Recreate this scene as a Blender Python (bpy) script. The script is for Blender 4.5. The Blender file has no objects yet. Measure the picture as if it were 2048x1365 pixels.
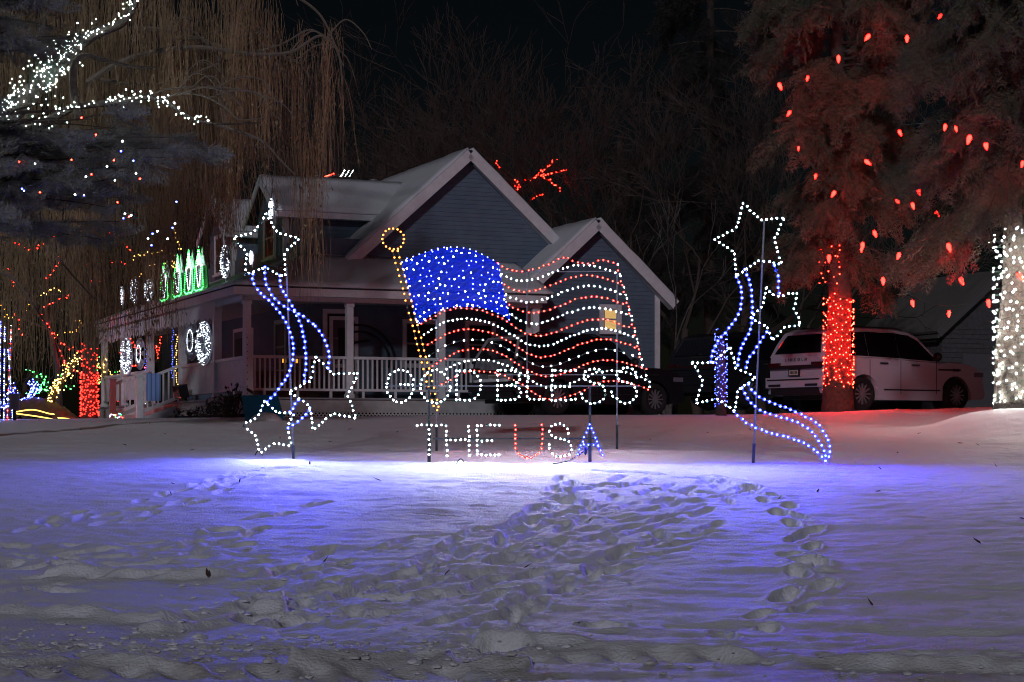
import bpy, math, random
import numpy as np
from mathutils import Vector, Matrix, Euler
from mathutils.geometry import tessellate_polygon

R = math.radians
rng = np.random.default_rng(7)
random.seed(7)
SC = bpy.context.scene
COL = SC.collection

# ------------------------------------------------------------------ camera
FPX, HOR = 3800.0, 870.0            # focal length and horizon row, in pixels of the 2048 px wide photograph
cam_d = bpy.data.cameras.new('camera')
cam_d.sensor_width = 36.0
cam_d.lens = FPX / 2048 * 36.0
cam_d.shift_y = (HOR - 682.5) / 2048
cam_d.clip_start, cam_d.clip_end = 0.5, 900
cam = bpy.data.objects.new('camera', cam_d)
cam.location = (0, 0, 0)
cam.rotation_euler = (R(90), 0, 0)
COL.objects.link(cam)
SC.camera = cam

# ------------------------------------------------------------------ night sky and the one far lamp behind the camera
SUN_EL, SUN_AZ = 19.0, 12.0          # street light coming over the photographer's shoulder
w = bpy.data.worlds.new('World'); SC.world = w; w.use_nodes = True
nt = w.node_tree
bg = nt.nodes['Background']
sky = nt.nodes.new('ShaderNodeTexSky'); sky.sky_type = 'NISHITA'; sky.sun_disc = False
sky.sun_elevation = R(SUN_EL); sky.sun_rotation = R(180 + SUN_AZ)
nt.links.new(sky.outputs[0], bg.inputs[0]); bg.inputs[1].default_value = 0.0006
sun_d = bpy.data.lights.new('street_light_glow', 'SUN')
sun_d.energy = 0.74; sun_d.angle = R(2.5); sun_d.color = (0.89, 0.875, 1.0)
sun = bpy.data.objects.new('street_light_glow', sun_d)
dv = Vector((math.sin(R(SUN_AZ)), math.cos(R(SUN_AZ)), -math.tan(R(SUN_EL))))   # direction the light travels
sun.rotation_euler = dv.to_track_quat('-Z', 'Y').to_euler()
COL.objects.link(sun)
SC.view_settings.view_transform = 'Standard'; SC.view_settings.look = 'None'
SC.view_settings.exposure = 0.0; SC.view_settings.gamma = 1.0
SC.view_settings.use_curve_mapping = False
try:
    SC.cycles.use_denoising = True; SC.cycles.use_light_tree = True
    SC.cycles.max_bounces = 5; SC.cycles.diffuse_bounces = 2; SC.cycles.glossy_bounces = 2
    SC.cycles.transparent_max_bounces = 6
    SC.cycles.sample_clamp_indirect = 3.0
    SC.cycles.caustics_reflective = False; SC.cycles.caustics_refractive = False
    SC.cycles.filter_width = 1.1
except Exception: pass

# ------------------------------------------------------------------ helpers
def P(px, py, Y):
    return Vector(((px - 1024) / FPX * Y, Y, (HOR - py) / FPX * Y))

MATS = {}
def mat(name, col=(.5, .5, .5), rough=.6, spec=.3, metal=0.0, emit=None, estr=1.0, noise=None, bump=0.0, bscale=20.0, sample=True, trans=0.0):
    """noise = (scale, colour2, detail)"""
    if name in MATS: return MATS[name]
    m = bpy.data.materials.new(name); m.use_nodes = True
    t = m.node_tree; b = t.nodes['Principled BSDF']
    b.inputs['Base Color'].default_value = (*col, 1)
    b.inputs['Roughness'].default_value = rough
    b.inputs['Specular IOR Level'].default_value = spec
    b.inputs['Metallic'].default_value = metal
    if trans: b.inputs['Transmission Weight'].default_value = trans
    if emit is not None:
        b.inputs['Emission Color'].default_value = (*emit, 1)
        b.inputs['Emission Strength'].default_value = estr
        if not sample: m.cycles.emission_sampling = 'NONE'
    if noise or bump:
        tc = t.nodes.new('ShaderNodeTexCoord')
    if noise:
        n = t.nodes.new('ShaderNodeTexNoise'); n.inputs['Scale'].default_value = noise[0]
        n.inputs['Detail'].default_value = noise[2] if len(noise) > 2 else 4
        t.links.new(tc.outputs['Object'], n.inputs['Vector'])
        r = t.nodes.new('ShaderNodeValToRGB')
        r.color_ramp.elements[0].position = .35; r.color_ramp.elements[1].position = .65
        r.color_ramp.elements[0].color = (*col, 1); r.color_ramp.elements[1].color = (*noise[1], 1)
        t.links.new(n.outputs[0], r.inputs[0]); t.links.new(r.outputs[0], b.inputs['Base Color'])
    if bump:
        n2 = t.nodes.new('ShaderNodeTexNoise'); n2.inputs['Scale'].default_value = bscale; n2.inputs['Detail'].default_value = 5
        t.links.new(tc.outputs['Object'], n2.inputs['Vector'])
        bp = t.nodes.new('ShaderNodeBump'); bp.inputs['Strength'].default_value = bump; bp.inputs['Distance'].default_value = .02
        t.links.new(n2.outputs[0], bp.inputs['Height']); t.links.new(bp.outputs[0], b.inputs['Normal'])
    MATS[name] = m
    return m

class MB:
    """collects vertices and faces; build() links them as one mesh object"""
    def __init__(s): s.V = []; s.F = []; s.M = []; s.n = 0
    def add(s, V, F, mi=0):
        V = np.asarray(V, float).reshape(-1, 3)
        for f in F: s.F.append([i + s.n for i in f]); s.M.append(mi)
        s.V.append(V); s.n += len(V)
        return s
    def box(s, x0, x1, y0, y1, z0, z1, mi=0, M=None):
        V = np.array([(x0,y0,z0),(x1,y0,z0),(x1,y1,z0),(x0,y1,z0),(x0,y0,z1),(x1,y0,z1),(x1,y1,z1),(x0,y1,z1)], float)
        if M is not None: V = np.array([M @ Vector(v) for v in V])
        return s.add(V, [(0,3,2,1),(4,5,6,7),(0,1,5,4),(1,2,6,5),(2,3,7,6),(3,0,4,7)], mi)
    def tube(s, pts, r, sides=6, mi=0, caps=True, closed=False):
        pts = [Vector(p) for p in pts]; n = len(pts)
        rr = r if hasattr(r, '__len__') else [r] * n
        V = []; up = None
        for i, p in enumerate(pts):
            if closed: d = pts[(i+1) % n] - pts[i-1]
            else: d = pts[min(i+1, n-1)] - pts[max(i-1, 0)]
            if d.length < 1e-9: d = Vector((0,0,1))
            d.normalize()
            if up is None:
                up = d.orthogonal().normalized()
            else:
                up = up - d * up.dot(d)
                up = up.normalized() if up.length > 1e-6 else d.orthogonal().normalized()
            q = d.cross(up)
            for k in range(sides):
                a = 2*math.pi*k/sides
                V.append(p + (up*math.cos(a) + q*math.sin(a)) * rr[i])
        F = []
        for i in range(n if closed else n-1):
            j = (i+1) % n
            for k in range(sides):
                l = (k+1) % sides
                F.append((i*sides+k, i*sides+l, j*sides+l, j*sides+k))
        if caps and not closed:
            F.append(tuple(range(sides-1, -1, -1))); F.append(tuple((n-1)*sides+k for k in range(sides)))
        return s.add(V, F, mi)
    def prism(s, poly, ax, a, b, mi=0):
        """poly: 2D points; extruded along axis ax from a to b. ax 0: poly=(y,z), 1: (x,z), 2: (x,y)"""
        def mk(p, c):
            return [(c,p[0],p[1]), (p[0],c,p[1]), (p[0],p[1],c)][ax]
        n = len(poly)
        V = [mk(p, a) for p in poly] + [mk(p, b) for p in poly]
        tri = tessellate_polygon([[Vector((p[0], p[1], 0)) for p in poly]])
        F = [tuple(t) for t in tri] + [tuple(i+n for i in reversed(t)) for t in tri]
        F += [(i, (i+1) % n, (i+1) % n + n, i+n) for i in range(n)]
        return s.add(V, F, mi)
    def sphere(s, c, r, nu=10, nv=7, mi=0, sx=1, sy=1, sz=1):
        V = []; F = []
        for j in range(nv+1):
            ph = math.pi*j/nv
            for i in range(nu):
                a = 2*math.pi*i/nu
                V.append((c[0]+r*sx*math.sin(ph)*math.cos(a), c[1]+r*sy*math.sin(ph)*math.sin(a), c[2]+r*sz*math.cos(ph)))
        for j in range(nv):
            for i in range(nu):
                F.append((j*nu+i, (j+1)*nu+i, (j+1)*nu+(i+1)%nu, j*nu+(i+1)%nu))
        return s.add(V, F, mi)
    def lathe(s, prof, n=12, mi=0, M=None, ms=None):
        """prof: (r, z) pairs around local z"""
        V = []; F = []
        for (r, z) in prof:
            for i in range(n):
                a = 2*math.pi*i/n
                V.append(Vector((r*math.cos(a), r*math.sin(a), z)))
        if M is not None: V = [M @ v for v in V]
        base = s.n
        s.add(V, [])
        for j in range(len(prof)-1):
            for i in range(n):
                s.F.append([base+j*n+i, base+j*n+(i+1)%n, base+(j+1)*n+(i+1)%n, base+(j+1)*n+i])
                s.M.append(ms[j] if ms else mi)
        return s
    def quadgrid(s, c00, c10, c11, c01, nx, ny, thick, amp=0.0, mi=0, seed=0, edge=0.0, nrm=None):
        """a slab over a four-cornered sheet, its top uneven by amp"""
        c = [Vector(v) for v in (c00, c10, c11, c01)]
        n = Vector(nrm) if nrm is not None else (c[1]-c[0]).cross(c[3]-c[0]).normalized()
        if n.z < 0 and nrm is None: n = -n
        rs = np.random.default_rng(seed)
        V = []
        for lay in (0, 1):
            for j in range(ny+1):
                v = j/ny
                for i in range(nx+1):
                    u = i/nx
                    p = c[0]*(1-u)*(1-v) + c[1]*u*(1-v) + c[2]*u*v + c[3]*(1-u)*v
                    if lay == 1:
                        h = thick + (amp * (rs.random()-.5))
                        if i in (0, nx) or j in (0, ny): h *= .72
                        p = p + n*h
                    V.append(p)
        N = (nx+1)*(ny+1); F = []
        for j in range(ny):
            for i in range(nx):
                a = j*(nx+1)+i
                F.append((a+N, a+1+N, a+nx+2+N, a+nx+1+N)); F.append((a, a+nx+1, a+nx+2, a+1))
        for i in range(nx):
            F.append((i, i+1, i+1+N, i+N)); a = ny*(nx+1)+i; F.append((a, a+N, a+1+N, a+1))
        for j in range(ny):
            a = j*(nx+1); F.append((a, a+N, a+nx+1+N, a+nx+1)); a += nx; F.append((a, a+nx+1, a+nx+1+N, a+N))
        return s.add(V, F, mi)
    def build(s, name, mats, parent=None, smooth=False, loc=None):
        me = bpy.data.meshes.new(name)
        V = np.concatenate(s.V) if s.V else np.zeros((0,3))
        me.from_pydata(V.tolist(), [], s.F)
        if not isinstance(mats, (list, tuple)): mats = [mats]
        for m in mats: me.materials.append(m)
        if len(mats) > 1: me.polygons.foreach_set('material_index', s.M)
        if smooth: me.polygons.foreach_set('use_smooth', [True]*len(me.polygons))
        me.update()
        return link(name, me, parent, loc)

def link(name, data, parent=None, loc=None):
    o = bpy.data.objects.new(name, data)
    COL.objects.link(o)
    if parent is not None: o.parent = parent
    if loc is not None: o.location = loc
    return o

def mesh_np(name, V, T, mats, parent=None, smooth=False, mi=None, loc=None):
    """fast path: V (n,3), T (m,3) or (m,4)"""
    V = np.ascontiguousarray(V, np.float32); T = np.ascontiguousarray(T, np.int32)
    me = bpy.data.meshes.new(name)
    k = T.shape[1]
    me.vertices.add(len(V)); me.vertices.foreach_set('co', V.ravel())
    me.loops.add(T.size); me.loops.foreach_set('vertex_index', T.ravel())
    me.polygons.add(len(T)); me.polygons.foreach_set('loop_start', np.arange(0, T.size, k, dtype=np.int32))
    try: me.polygons.foreach_set('loop_total', np.full(len(T), k, np.int32))
    except Exception: pass
    if not isinstance(mats, (list, tuple)): mats = [mats]
    for m in mats: me.materials.append(m)
    if mi is not None: me.polygons.foreach_set('material_index', np.asarray(mi, np.int32))
    me.polygons.foreach_set('use_smooth', np.full(len(T), smooth, bool))
    me.update(calc_edges=True); me.validate()
    return link(name, me, parent, loc)

def tag(o, label=None, cat=None, group=None, kind=None):
    if label: o['label'] = label
    if cat: o['category'] = cat
    if group: o['group'] = group
    if kind: o['kind'] = kind
    return o

def thing(name, loc, label, cat, rz=0.0, group=None):
    o = bpy.data.objects.new(name, None); COL.objects.link(o)
    o.location = loc; o.rotation_euler = (0, 0, rz); o.empty_display_size = .1
    return tag(o, label, cat, group)

def spline(pts, n=8, closed=False):
    """Catmull-Rom through pts (Vectors)"""
    pts = [Vector(p) for p in pts]; N = len(pts); out = []
    rngi = range(N if closed else N-1)
    for i in rngi:
        p0 = pts[i-1] if (closed or i > 0) else pts[0]
        p1 = pts[i]; p2 = pts[(i+1) % N]
        p3 = pts[(i+2) % N] if (closed or i+2 < N) else pts[-1]
        for k in range(n):
            t = k/n
            out.append(.5*((2*p1) + (-p0+p2)*t + (2*p0-5*p1+4*p2-p3)*t*t + (-p0+3*p1-3*p2+p3)*t**3))
    if not closed: out.append(pts[-1].copy())
    return out

def resample(pts, step, closed=False):
    pts = [Vector(p) for p in pts]
    if closed: pts = pts + [pts[0]]
    L = [0.0]
    for a, b in zip(pts, pts[1:]): L.append(L[-1] + (b-a).length)
    n = max(1, round(L[-1]/step)); out = []; j = 0
    for i in range(n if closed else n+1):
        d = L[-1]*i/n
        while j < len(L)-2 and L[j+1] < d: j += 1
        t = (d-L[j])/max(1e-9, L[j+1]-L[j])
        out.append(pts[j].lerp(pts[j+1], min(1, t)))
    return out

_lat = np.random.default_rng(11).random((256, 256))
def vnoise(x, y, seed=0):
    x = np.asarray(x, float) + seed*17.31; y = np.asarray(y, float) + seed*9.77
    xi = np.floor(x).astype(int); yi = np.floor(y).astype(int); fx = x-xi; fy = y-yi
    fx = fx*fx*(3-2*fx); fy = fy*fy*(3-2*fy)
    a = _lat[xi & 255, yi & 255]; b = _lat[(xi+1) & 255, yi & 255]
    c = _lat[xi & 255, (yi+1) & 255]; d = _lat[(xi+1) & 255, (yi+1) & 255]
    return (a*(1-fx)+b*fx)*(1-fy) + (c*(1-fx)+d*fx)*fy - .5
def fbm(x, y, oct=4, seed=0):
    s = 0; a = 1.0
    for k in range(oct):
        s = s + a*vnoise(x*2**k, y*2**k, seed+k*3); a *= .5
    return s

# ------------------------------------------------------------------ ground
YT = np.array([0, 12, 15.2, 18, 21, 24, 28, 30, 36, 41.5, 45, 48, 60, 100, 400], float)
ZL = np.array([-1.56, -1.56, -1.48, -1.22, -.95, -.68, -.36, -.20, .06, .27, .34, .40, .45, .5, .5])
ZC = np.array([-1.56, -1.56, -1.48, -1.23, -.97, -.73, -.44, -.18, .08, .31, .47, .5, .5, .5, .5])
ZR = np.array([-1.56, -1.56, -1.48, -1.23, -.97, -.73, -.43, -.10, .26, .67, .53, .5, .5, .5, .5])
def smooth_interp(Y, Z):
    return np.interp(Y, YT, Z)
def G0(x, Y):
    x = np.asarray(x, float); Y = np.asarray(Y, float)
    u = np.clip(x/np.maximum(Y, 8)/.27, -1.3, 1.3)
    z = 0; W = (-.9, -.3, 0, .3, .9)
    for d in W:        # soften the profile's corners
        yy = np.maximum(Y+d, 0)
        l = smooth_interp(yy, ZL); c = smooth_interp(yy, ZC); r = smooth_interp(yy, ZR)
        z = z + np.where(u < 0, c+(l-c)*np.minimum(1, -u), c+(r-c)*np.minimum(1, np.maximum(0, u))**1.3)
    z = z/len(W)
    # the mound of snow at the foot of the white-lit trunk
    z = z + .40*np.exp(-(((x-9.0)/1.7)**2 + ((Y-32.9)/1.5)**2)**1.5)
    return z
def gz(x, Y): return float(G0(x, Y))
def hit(px, py):
    """point of the lawn seen at a place of the photograph (used to lay out trails at their true spots)"""
    ys = np.linspace(11.5, 46, 700); xs = (px-1024)/FPX*ys
    rows = HOR - G0(xs, ys)*FPX/ys
    i = int(np.argmax(rows <= py)) if np.any(rows <= py) else len(ys)-1
    return float(xs[i]), float(ys[i])

def axis_grid(a, b, step, lo, hi, grow):
    core = list(np.arange(a, b, step)); up = []; s = step; v = core[-1]
    while v < hi: s *= grow; v += s; up.append(v)
    dn = []; s = step; v = a
    while v > lo: s *= grow; v -= s; dn.append(v)
    return np.array(dn[::-1] + core + up)
gx = axis_grid(-8.6, 8.6, .031, -260, 260, 1.09)
gy = axis_grid(11.4, 30.5, .031, -30, 420, 1.035)
XX, YY = np.meshgrid(gx, gy)
ZZ = G0(XX, YY)
lawn = np.clip((YY-14.6)/1.2, 0, 1)
near = np.clip((48-YY)/10, 0, 1)
# wind ripples, long across the slope, and soft lumps
ZZ += near*(.034*fbm(XX*1.3, YY*3.4, 4, 1) + .05*fbm(XX*.33, YY*.33, 3, 5)*lawn + .012*fbm(XX*7, YY*9, 3, 9))
ZZ += np.clip((YY-29)/3, 0, 1)*near*.03*fbm(XX*1.7, YY*1.2, 4, 21)

def stamp(x, y, dx, dy, L, W, depth, rim=.25):
    """one boot hole: pressed in, rim thrown up"""
    n = math.hypot(dx, dy); dx /= n; dy /= n
    m = max(L, W)*1.9
    i0, i1 = np.searchsorted(gx, [x-m, x+m]); j0, j1 = np.searchsorted(gy, [y-m, y+m])
    if i1-i0 < 2 or j1-j0 < 2: return
    X = XX[j0:j1, i0:i1]-x; Y = YY[j0:j1, i0:i1]-y
    wob = .45*fbm(X*11+x*3, Y*11+y*3, 3, 31)
    a = (X*dx+Y*dy)/L; b = (-X*dy+Y*dx)/W
    q = a*a+b*b+wob
    hole = -depth*np.clip(1.25-q, 0, 1)**.42*np.where(q < 1.25, 1, 0)
    lip = .5*rim*depth*np.exp(-((np.sqrt(np.maximum(q, 0))-1.3)/.3)**2)*(1+1.2*vnoise(X*9+x, Y*9+y, 3))
    ZZ[j0:j1, i0:i1] += hole*.85 + lip

def walk(path, stride=.42, gait=.13, L=.17, W=.085, depth=.085, jit=.05):
    pts = resample(spline([Vector((*hit(*p), 0)) for p in path], 6), stride)
    for i, p in enumerate(pts):
        q = pts[min(i+1, len(pts)-1)] - pts[max(0, i-1)]
        if q.length < 1e-6: continue
        q.normalize(); sd = gait if i % 2 else -gait
        stamp(p.x-q.y*sd+random.gauss(0, jit), p.y+q.x*sd+random.gauss(0, jit), q.x+random.gauss(0, .2), q.y+random.gauss(0, .2),
              L*random.uniform(.85, 1.5), W*random.uniform(.9, 1.35), depth*random.uniform(.6, 1.25))
# the lone track that leads away from the trampled patch
walk([(1470,965),(1530,995),(1580,1030),(1605,1075),(1600,1120),(1625,1170),(1590,1205),(1520,1250),(1480,1275)], stride=.56, gait=.11, L=.25, W=.082, depth=.12, jit=.03)
# the trampled fan in front of the sign
fan = [[(1130,960),(1120,1000),(1010,1060),(860,1075),(700,1110),(620,1150)],
       [(1240,960),(1130,1020),(980,1080),(820,1150),(690,1190)],
       [(1330,965),(1240,1010),(1120,1060),(960,1130),(820,1185),(640,1190)],
       [(1420,965),(1330,1010),(1210,1060),(1080,1120),(930,1180),(760,1220)],
       [(1490,975),(1400,1020),(1290,1070),(1180,1130),(1050,1190),(900,1240)],
       [(1440,1050),(1300,1100),(1160,1160),(1040,1220),(960,1270)],
       [(1250,945),(1350,955),(1450,960),(1530,985)], [(1180,970),(1290,975),(1420,985)],
       [(1350,1085),(1230,1130),(1150,1175),(1060,1240)], [(1060,1030),(900,1100),(760,1170)]]
for f in fan: walk(f, stride=.56, gait=.14, L=.34, W=.072, depth=.068, jit=.10)
for (a, b) in ((1120, 985), (1128, 1000), (445, 1062), (1205, 1255), (1000, 1300), (960, 1275), (1620, 1130)):
    x, y = hit(a, b); stamp(x, y, .3, 1, .2, .17, .17, .3)
# older drifts of steps towards the photograph's other corner
for f in ([(560,940),(480,950),(380,985),(250,1010),(150,1025),(60,1060)], [(520,950),(420,975),(300,1020),(200,1050)],
          [(500,1060),(400,1090),(250,1110),(120,1120),(0,1140)], [(480,1085),(350,1120),(200,1130),(60,1110)],
          [(300,1090),(180,1100),(60,1090)], [(620,1015),(500,1035)], [(860,1035),(760,1030)], [(560,1130),(430,1150),(280,1150),(100,1170)],
          [(640,1150),(560,1180),(640,1230),(560,1260)], [(700,1240),(560,1230),(460,1250)], [(20,1180),(80,1170),(160,1175)]):
    walk(f, stride=.44, gait=.13, L=.22, W=.07, depth=.06, jit=.12)
# churn where many feet met
def blob(px, py, rx, ry):
    x, y = hit(px, py); return np.exp(-(((XX-x)/rx)**2+((YY-y)/ry)**2)**1.3)
churn = np.clip(blob(1330,985,1.3,.9)+blob(1200,1040,1.2,1.4)+blob(1050,1110,1.2,1.4)+blob(860,1180,1.4,1.2)+blob(680,1210,1.2,1.1)+blob(200,1110,1.6,1.1)+blob(420,1130,1.0,.9)+blob(900,1260,1.6,.8), 0, 1)
ZZ += churn*(.035*fbm(XX*2.4+YY*1.2, YY*1.6-XX*.4, 4, 41)+.02*fbm(XX*8, YY*7, 3, 44))
# ploughed ridges and the kerb of thrown snow along the road
def ridge(path, h, wd, seed):
    pts = np.array([hit(*p) for p in path]); order = np.argsort(pts[:, 0]); pts = pts[order]
    yc = np.interp(XX, pts[:, 0], pts[:, 1]); inside = (XX > pts[0, 0]-.2) & (XX < pts[-1, 0]+.2)
    d = YY-yc+.06*fbm(XX*2.2, XX*.3, 3, seed)
    return np.where(inside, h*(.55+1.2*np.clip(fbm(XX*2.6, YY*3, 3, seed)+.45, 0, 1.2))*np.exp(-(d/wd)**2), 0)
ZZ += ridge([(-60,1225),(160,1232),(330,1243),(450,1222),(520,1203)], .075, .16, 51)
ZZ += ridge([(330,1265),(430,1250),(520,1222)], .06, .13, 52)
ZZ += ridge([(140,1152),(300,1155),(500,1150)], .06, .14, 53)
ZZ += ridge([(640,1330),(760,1318),(900,1322),(1000,1330)], .10, .22, 54)
ZZ += ridge([(1000,1290),(1150,1292),(1330,1300),(1500,1318),(1750,1332),(2100,1340)], .06, .15, 55)
ZZ += ridge([(1380,1252),(1600,1255),(1850,1262),(2100,1262)], -.035, .18, 56)
ZZ += ridge([(-60,1335),(150,1322),(290,1330),(420,1345)], .04, .1, 57)
# tyre ruts with lug marks
def rut(rowc, wd, depth, seed, x0, x1):
    _, yc = hit(1024, rowc); d = YY-yc-.02*XX-.05*fbm(XX*.6, XX*0, 2, seed)
    m = np.clip((XX-x0)/.5, 0, 1)*np.clip((x1-XX)/.5, 0, 1)*np.exp(-(d/wd)**4)
    return m*(-depth + .045*np.sin(XX*21+d*9)*(.6+fbm(XX*2, YY*2, 2, seed+1)))
ZZ += rut(1318, .26, .05, 61, -.8, 4.5)
ZZ += rut(1345, .2, .03, 63, -5, 0)
# gravelly crumble of the verge
cr = np.exp(-((YY-(13.7+.10*XX))/.6)**4)*np.clip((-XX+.5)/2.0, 0, 1)
ZZ += cr*(.045*np.abs(fbm(XX*5, YY*6, 4, 71))+.02*fbm(XX*14, YY*14, 2, 73))
nxg, nyg = len(gx), len(gy)
idx = np.arange(nxg*nyg).reshape(nyg, nxg)
FQ = np.stack([idx[:-1, :-1], idx[:-1, 1:], idx[1:, 1:], idx[1:, :-1]], -1).reshape(-1, 4)

def snow_material(name='snow', tint=(.80, .82, .86), dirty=True):
    m = bpy.data.materials.new(name); m.use_nodes = True; t = m.node_tree; b = t.nodes['Principled BSDF']
    b.inputs['Roughness'].default_value = .62; b.inputs['Specular IOR Level'].default_value = .25
    tc = t.nodes.new('ShaderNodeTexCoord')
    n = t.nodes.new('ShaderNodeTexNoise'); n.inputs['Scale'].default_value = 38; n.inputs['Detail'].default_value = 6
    n3 = t.nodes.new('ShaderNodeTexNoise'); n3.inputs['Scale'].default_value = 150; n3.inputs['Detail'].default_value = 2
    t.links.new(tc.outputs['Object'], n.inputs['Vector']); t.links.new(tc.outputs['Object'], n3.inputs['Vector'])
    bp = t.nodes.new('ShaderNodeBump'); bp.inputs['Strength'].default_value = .55; bp.inputs['Distance'].default_value = .03
    t.links.new(n.outputs[0], bp.inputs['Height'])
    bp2 = t.nodes.new('ShaderNodeBump'); bp2.inputs['Strength'].default_value = .35; bp2.inputs['Distance'].default_value = .01
    t.links.new(n3.outputs[0], bp2.inputs['Height']); t.links.new(bp.outputs[0], bp2.inputs['Normal'])
    t.links.new(bp2.outputs[0], b.inputs['Normal'])
    if dirty:
        sx = t.nodes.new('ShaderNodeSeparateXYZ'); t.links.new(tc.outputs['Object'], sx.inputs[0])
        mr = t.nodes.new('ShaderNodeMapRange'); mr.inputs['From Min'].default_value = 15.4; mr.inputs['From Max'].default_value = 12.6
        t.links.new(sx.outputs['Y'], mr.inputs['Value'])
        n2 = t.nodes.new('ShaderNodeTexNoise'); n2.inputs['Scale'].default_value = 2.2; n2.inputs['Detail'].default_value = 7; n2.inputs['Roughness'].default_value = .7
        t.links.new(tc.outputs['Object'], n2.inputs['Vector'])
        r = t.nodes.new('ShaderNodeValToRGB'); r.color_ramp.elements[0].position = .36; r.color_ramp.elements[1].position = .66
        t.links.new(n2.outputs[0], r.inputs[0])
        mu = t.nodes.new('ShaderNodeMath'); mu.operation = 'MULTIPLY'; t.links.new(mr.outputs[0], mu.inputs[0]); t.links.new(r.outputs[0], mu.inputs[1])
        mx = t.nodes.new('ShaderNodeMix'); mx.data_type = 'RGBA'
        mx.inputs[6].default_value = (*tint, 1); mx.inputs[7].default_value = (.50, .48, .45, 1)
        t.links.new(mu.outputs[0], mx.inputs[0]); t.links.new(mx.outputs[2], b.inputs['Base Color'])
    else:
        b.inputs['Base Color'].default_value = (*tint, 1)
    MATS[name] = m
    return m
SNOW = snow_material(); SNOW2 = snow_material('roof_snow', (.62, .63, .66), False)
ground = mesh_np('ground', np.stack([XX, YY, ZZ], -1).reshape(-1, 3), FQ, SNOW, smooth=True)
tag(ground, 'snow covered lawn with trampled footprints rising from the road', kind='structure')
def gh(x, y):
    """height of the finished snow"""
    i = int(np.clip(np.searchsorted(gx, x), 1, nxg-1)); j = int(np.clip(np.searchsorted(gy, y), 1, nyg-1))
    return float(ZZ[j, i])

# ------------------------------------------------------------------ the house
HA = R(22.9); HX0, HY0 = -6.60, 47.0
ca, sa = math.cos(HA), math.sin(HA)
def H(s, t, z): return Vector((HX0+s*ca-t*sa, HY0+s*sa+t*ca, z))
def s_at(px, t):     # along the front, for a plane at depth t
    k = (px-1024)/FPX; return (k*(HY0+t*ca)-HX0+t*sa)/(ca-k*sa)
def t_at(px, s):     # along the flank, for a plane at offset s
    k = (px-1024)/FPX; return (HX0+s*ca-k*(HY0+s*sa))/(sa+k*ca)
def z_at(py, s, t): return (HOR-py)/FPX*(HY0+s*sa+t*ca)

TRIM = mat('white_trim_paint', (.66, .66, .68), .55, noise=(6, (.58, .58, .60)))
SIDE = mat('blue_grey_siding_paint', (.105, .150, .200), .7, noise=(3, (.09, .13, .175)))
DECK = mat('grey_deck_paint', (.30, .30, .31), .7, noise=(8, (.24, .24, .25)))
GLASS = mat('dark_window_glass', (.012, .013, .016), .5, spec=.12)
SHING = mat('dark_shingle', (.06, .06, .065), .9, noise=(30, (.04, .04, .045)))
LATT = mat('lattice_paint', (.50, .49, .47), .7)
DARK = mat('void_shade', (.012, .012, .014), .9)  # near-black that paints the shade of the crawl space and peg holes
FOUND = mat('grey_skirting_board', (.42, .41, .40), .8, noise=(5, (.34, .33, .32)))
DOORM = mat('dark_door_paint', (.05, .06, .09), .5)

house = thing('house', H(0, 0, 0), 'grey-blue clapboard house with white trim, wrap-around porch and snowy gables', 'house', HA)
def hpart(b, name, m, parent=None, smooth=False): return b.build(name, m, parent or house, smooth)
DK = .93        # porch deck
BM = 3.34       # underside of porch beam

# walls (cores behind the boards)
b = MB(); b.box(2.24, 8.2, 2.24, 19.5, .3, 5.2); hpart(b, 'wall', SIDE)
b = MB(); b.prism([(3.45, 4.6), (6.75, 7.55), (10.05, 4.6)], 1, 2.24, 2.6); hpart(b, 'wall', SIDE)
b = MB(); b.box(8.02, 12.0, 1.04, 6.0, .2, 4.0); b.prism([(8.02, 4.0), (10.0, 5.80), (12.0, 4.0)], 1, 1.04, 6.0); hpart(b, 'wall', SIDE)

EXPO = .118
def lap(x0, x1, z, plane, y, parent=house, x0t=None, x1t=None, h=EXPO):
    """one clapboard; plane 'f' faces the street, 's' faces the flank"""
    x0t = x0 if x0t is None else x0t; x1t = x1 if x1t is None else x1t
    lo, hi = .020, .005
    V = [(x0, y-lo, z), (x1, y-lo, z), (x1t, y-hi, z+h), (x0t, y-hi, z+h), (x0, y+.01, z), (x1, y+.01, z), (x1t, y+.01, z+h), (x0t, y+.01, z+h)]
    if plane == 's': V = [(v[1], v[0], v[2]) for v in V]
    b = MB(); b.add(V, [(0,1,2,3),(4,7,6,5),(0,4,5,1),(1,5,6,2),(2,6,7,3),(3,7,4,0)])
    return b.build('siding_board', SIDE, parent)
# main gable boards
z = 4.62
while z < 7.35:
    def half(zz): return max(.03, (7.53-zz)/.895)
    lap(6.75-half(z), 6.75+half(z), z, 'f', 2.235, x0t=6.75-half(z+EXPO), x1t=6.75+half(z+EXPO)); z += EXPO
# front wall under the porch
z = DK
while z < 3.4: lap(2.3, 8.0, z, 'f', 2.235); z += EXPO
# flank wall under the porch
z = DK
while z < 3.4: lap(2.3, 19.4, z, 's', 2.235); z += EXPO
# wing front
z = .3
while z < 5.7:
    hf = 1.98 if z < 3.95 else max(.03, (5.80-z)/.9); hf2 = 1.98 if z+EXPO < 3.95 else max(.03, (5.80-z-EXPO)/.9)
    lap(10-hf, 10+hf, z, 'f', 1.035, x0t=10-hf2, x1t=10+hf2); z += EXPO
for s0 in (8.02, 11.9):
    b = MB(); b.box(s0-.02, s0+.13, .985, 1.03, .2, 3.95); hpart(b, 'corner_board', TRIM)

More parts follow.
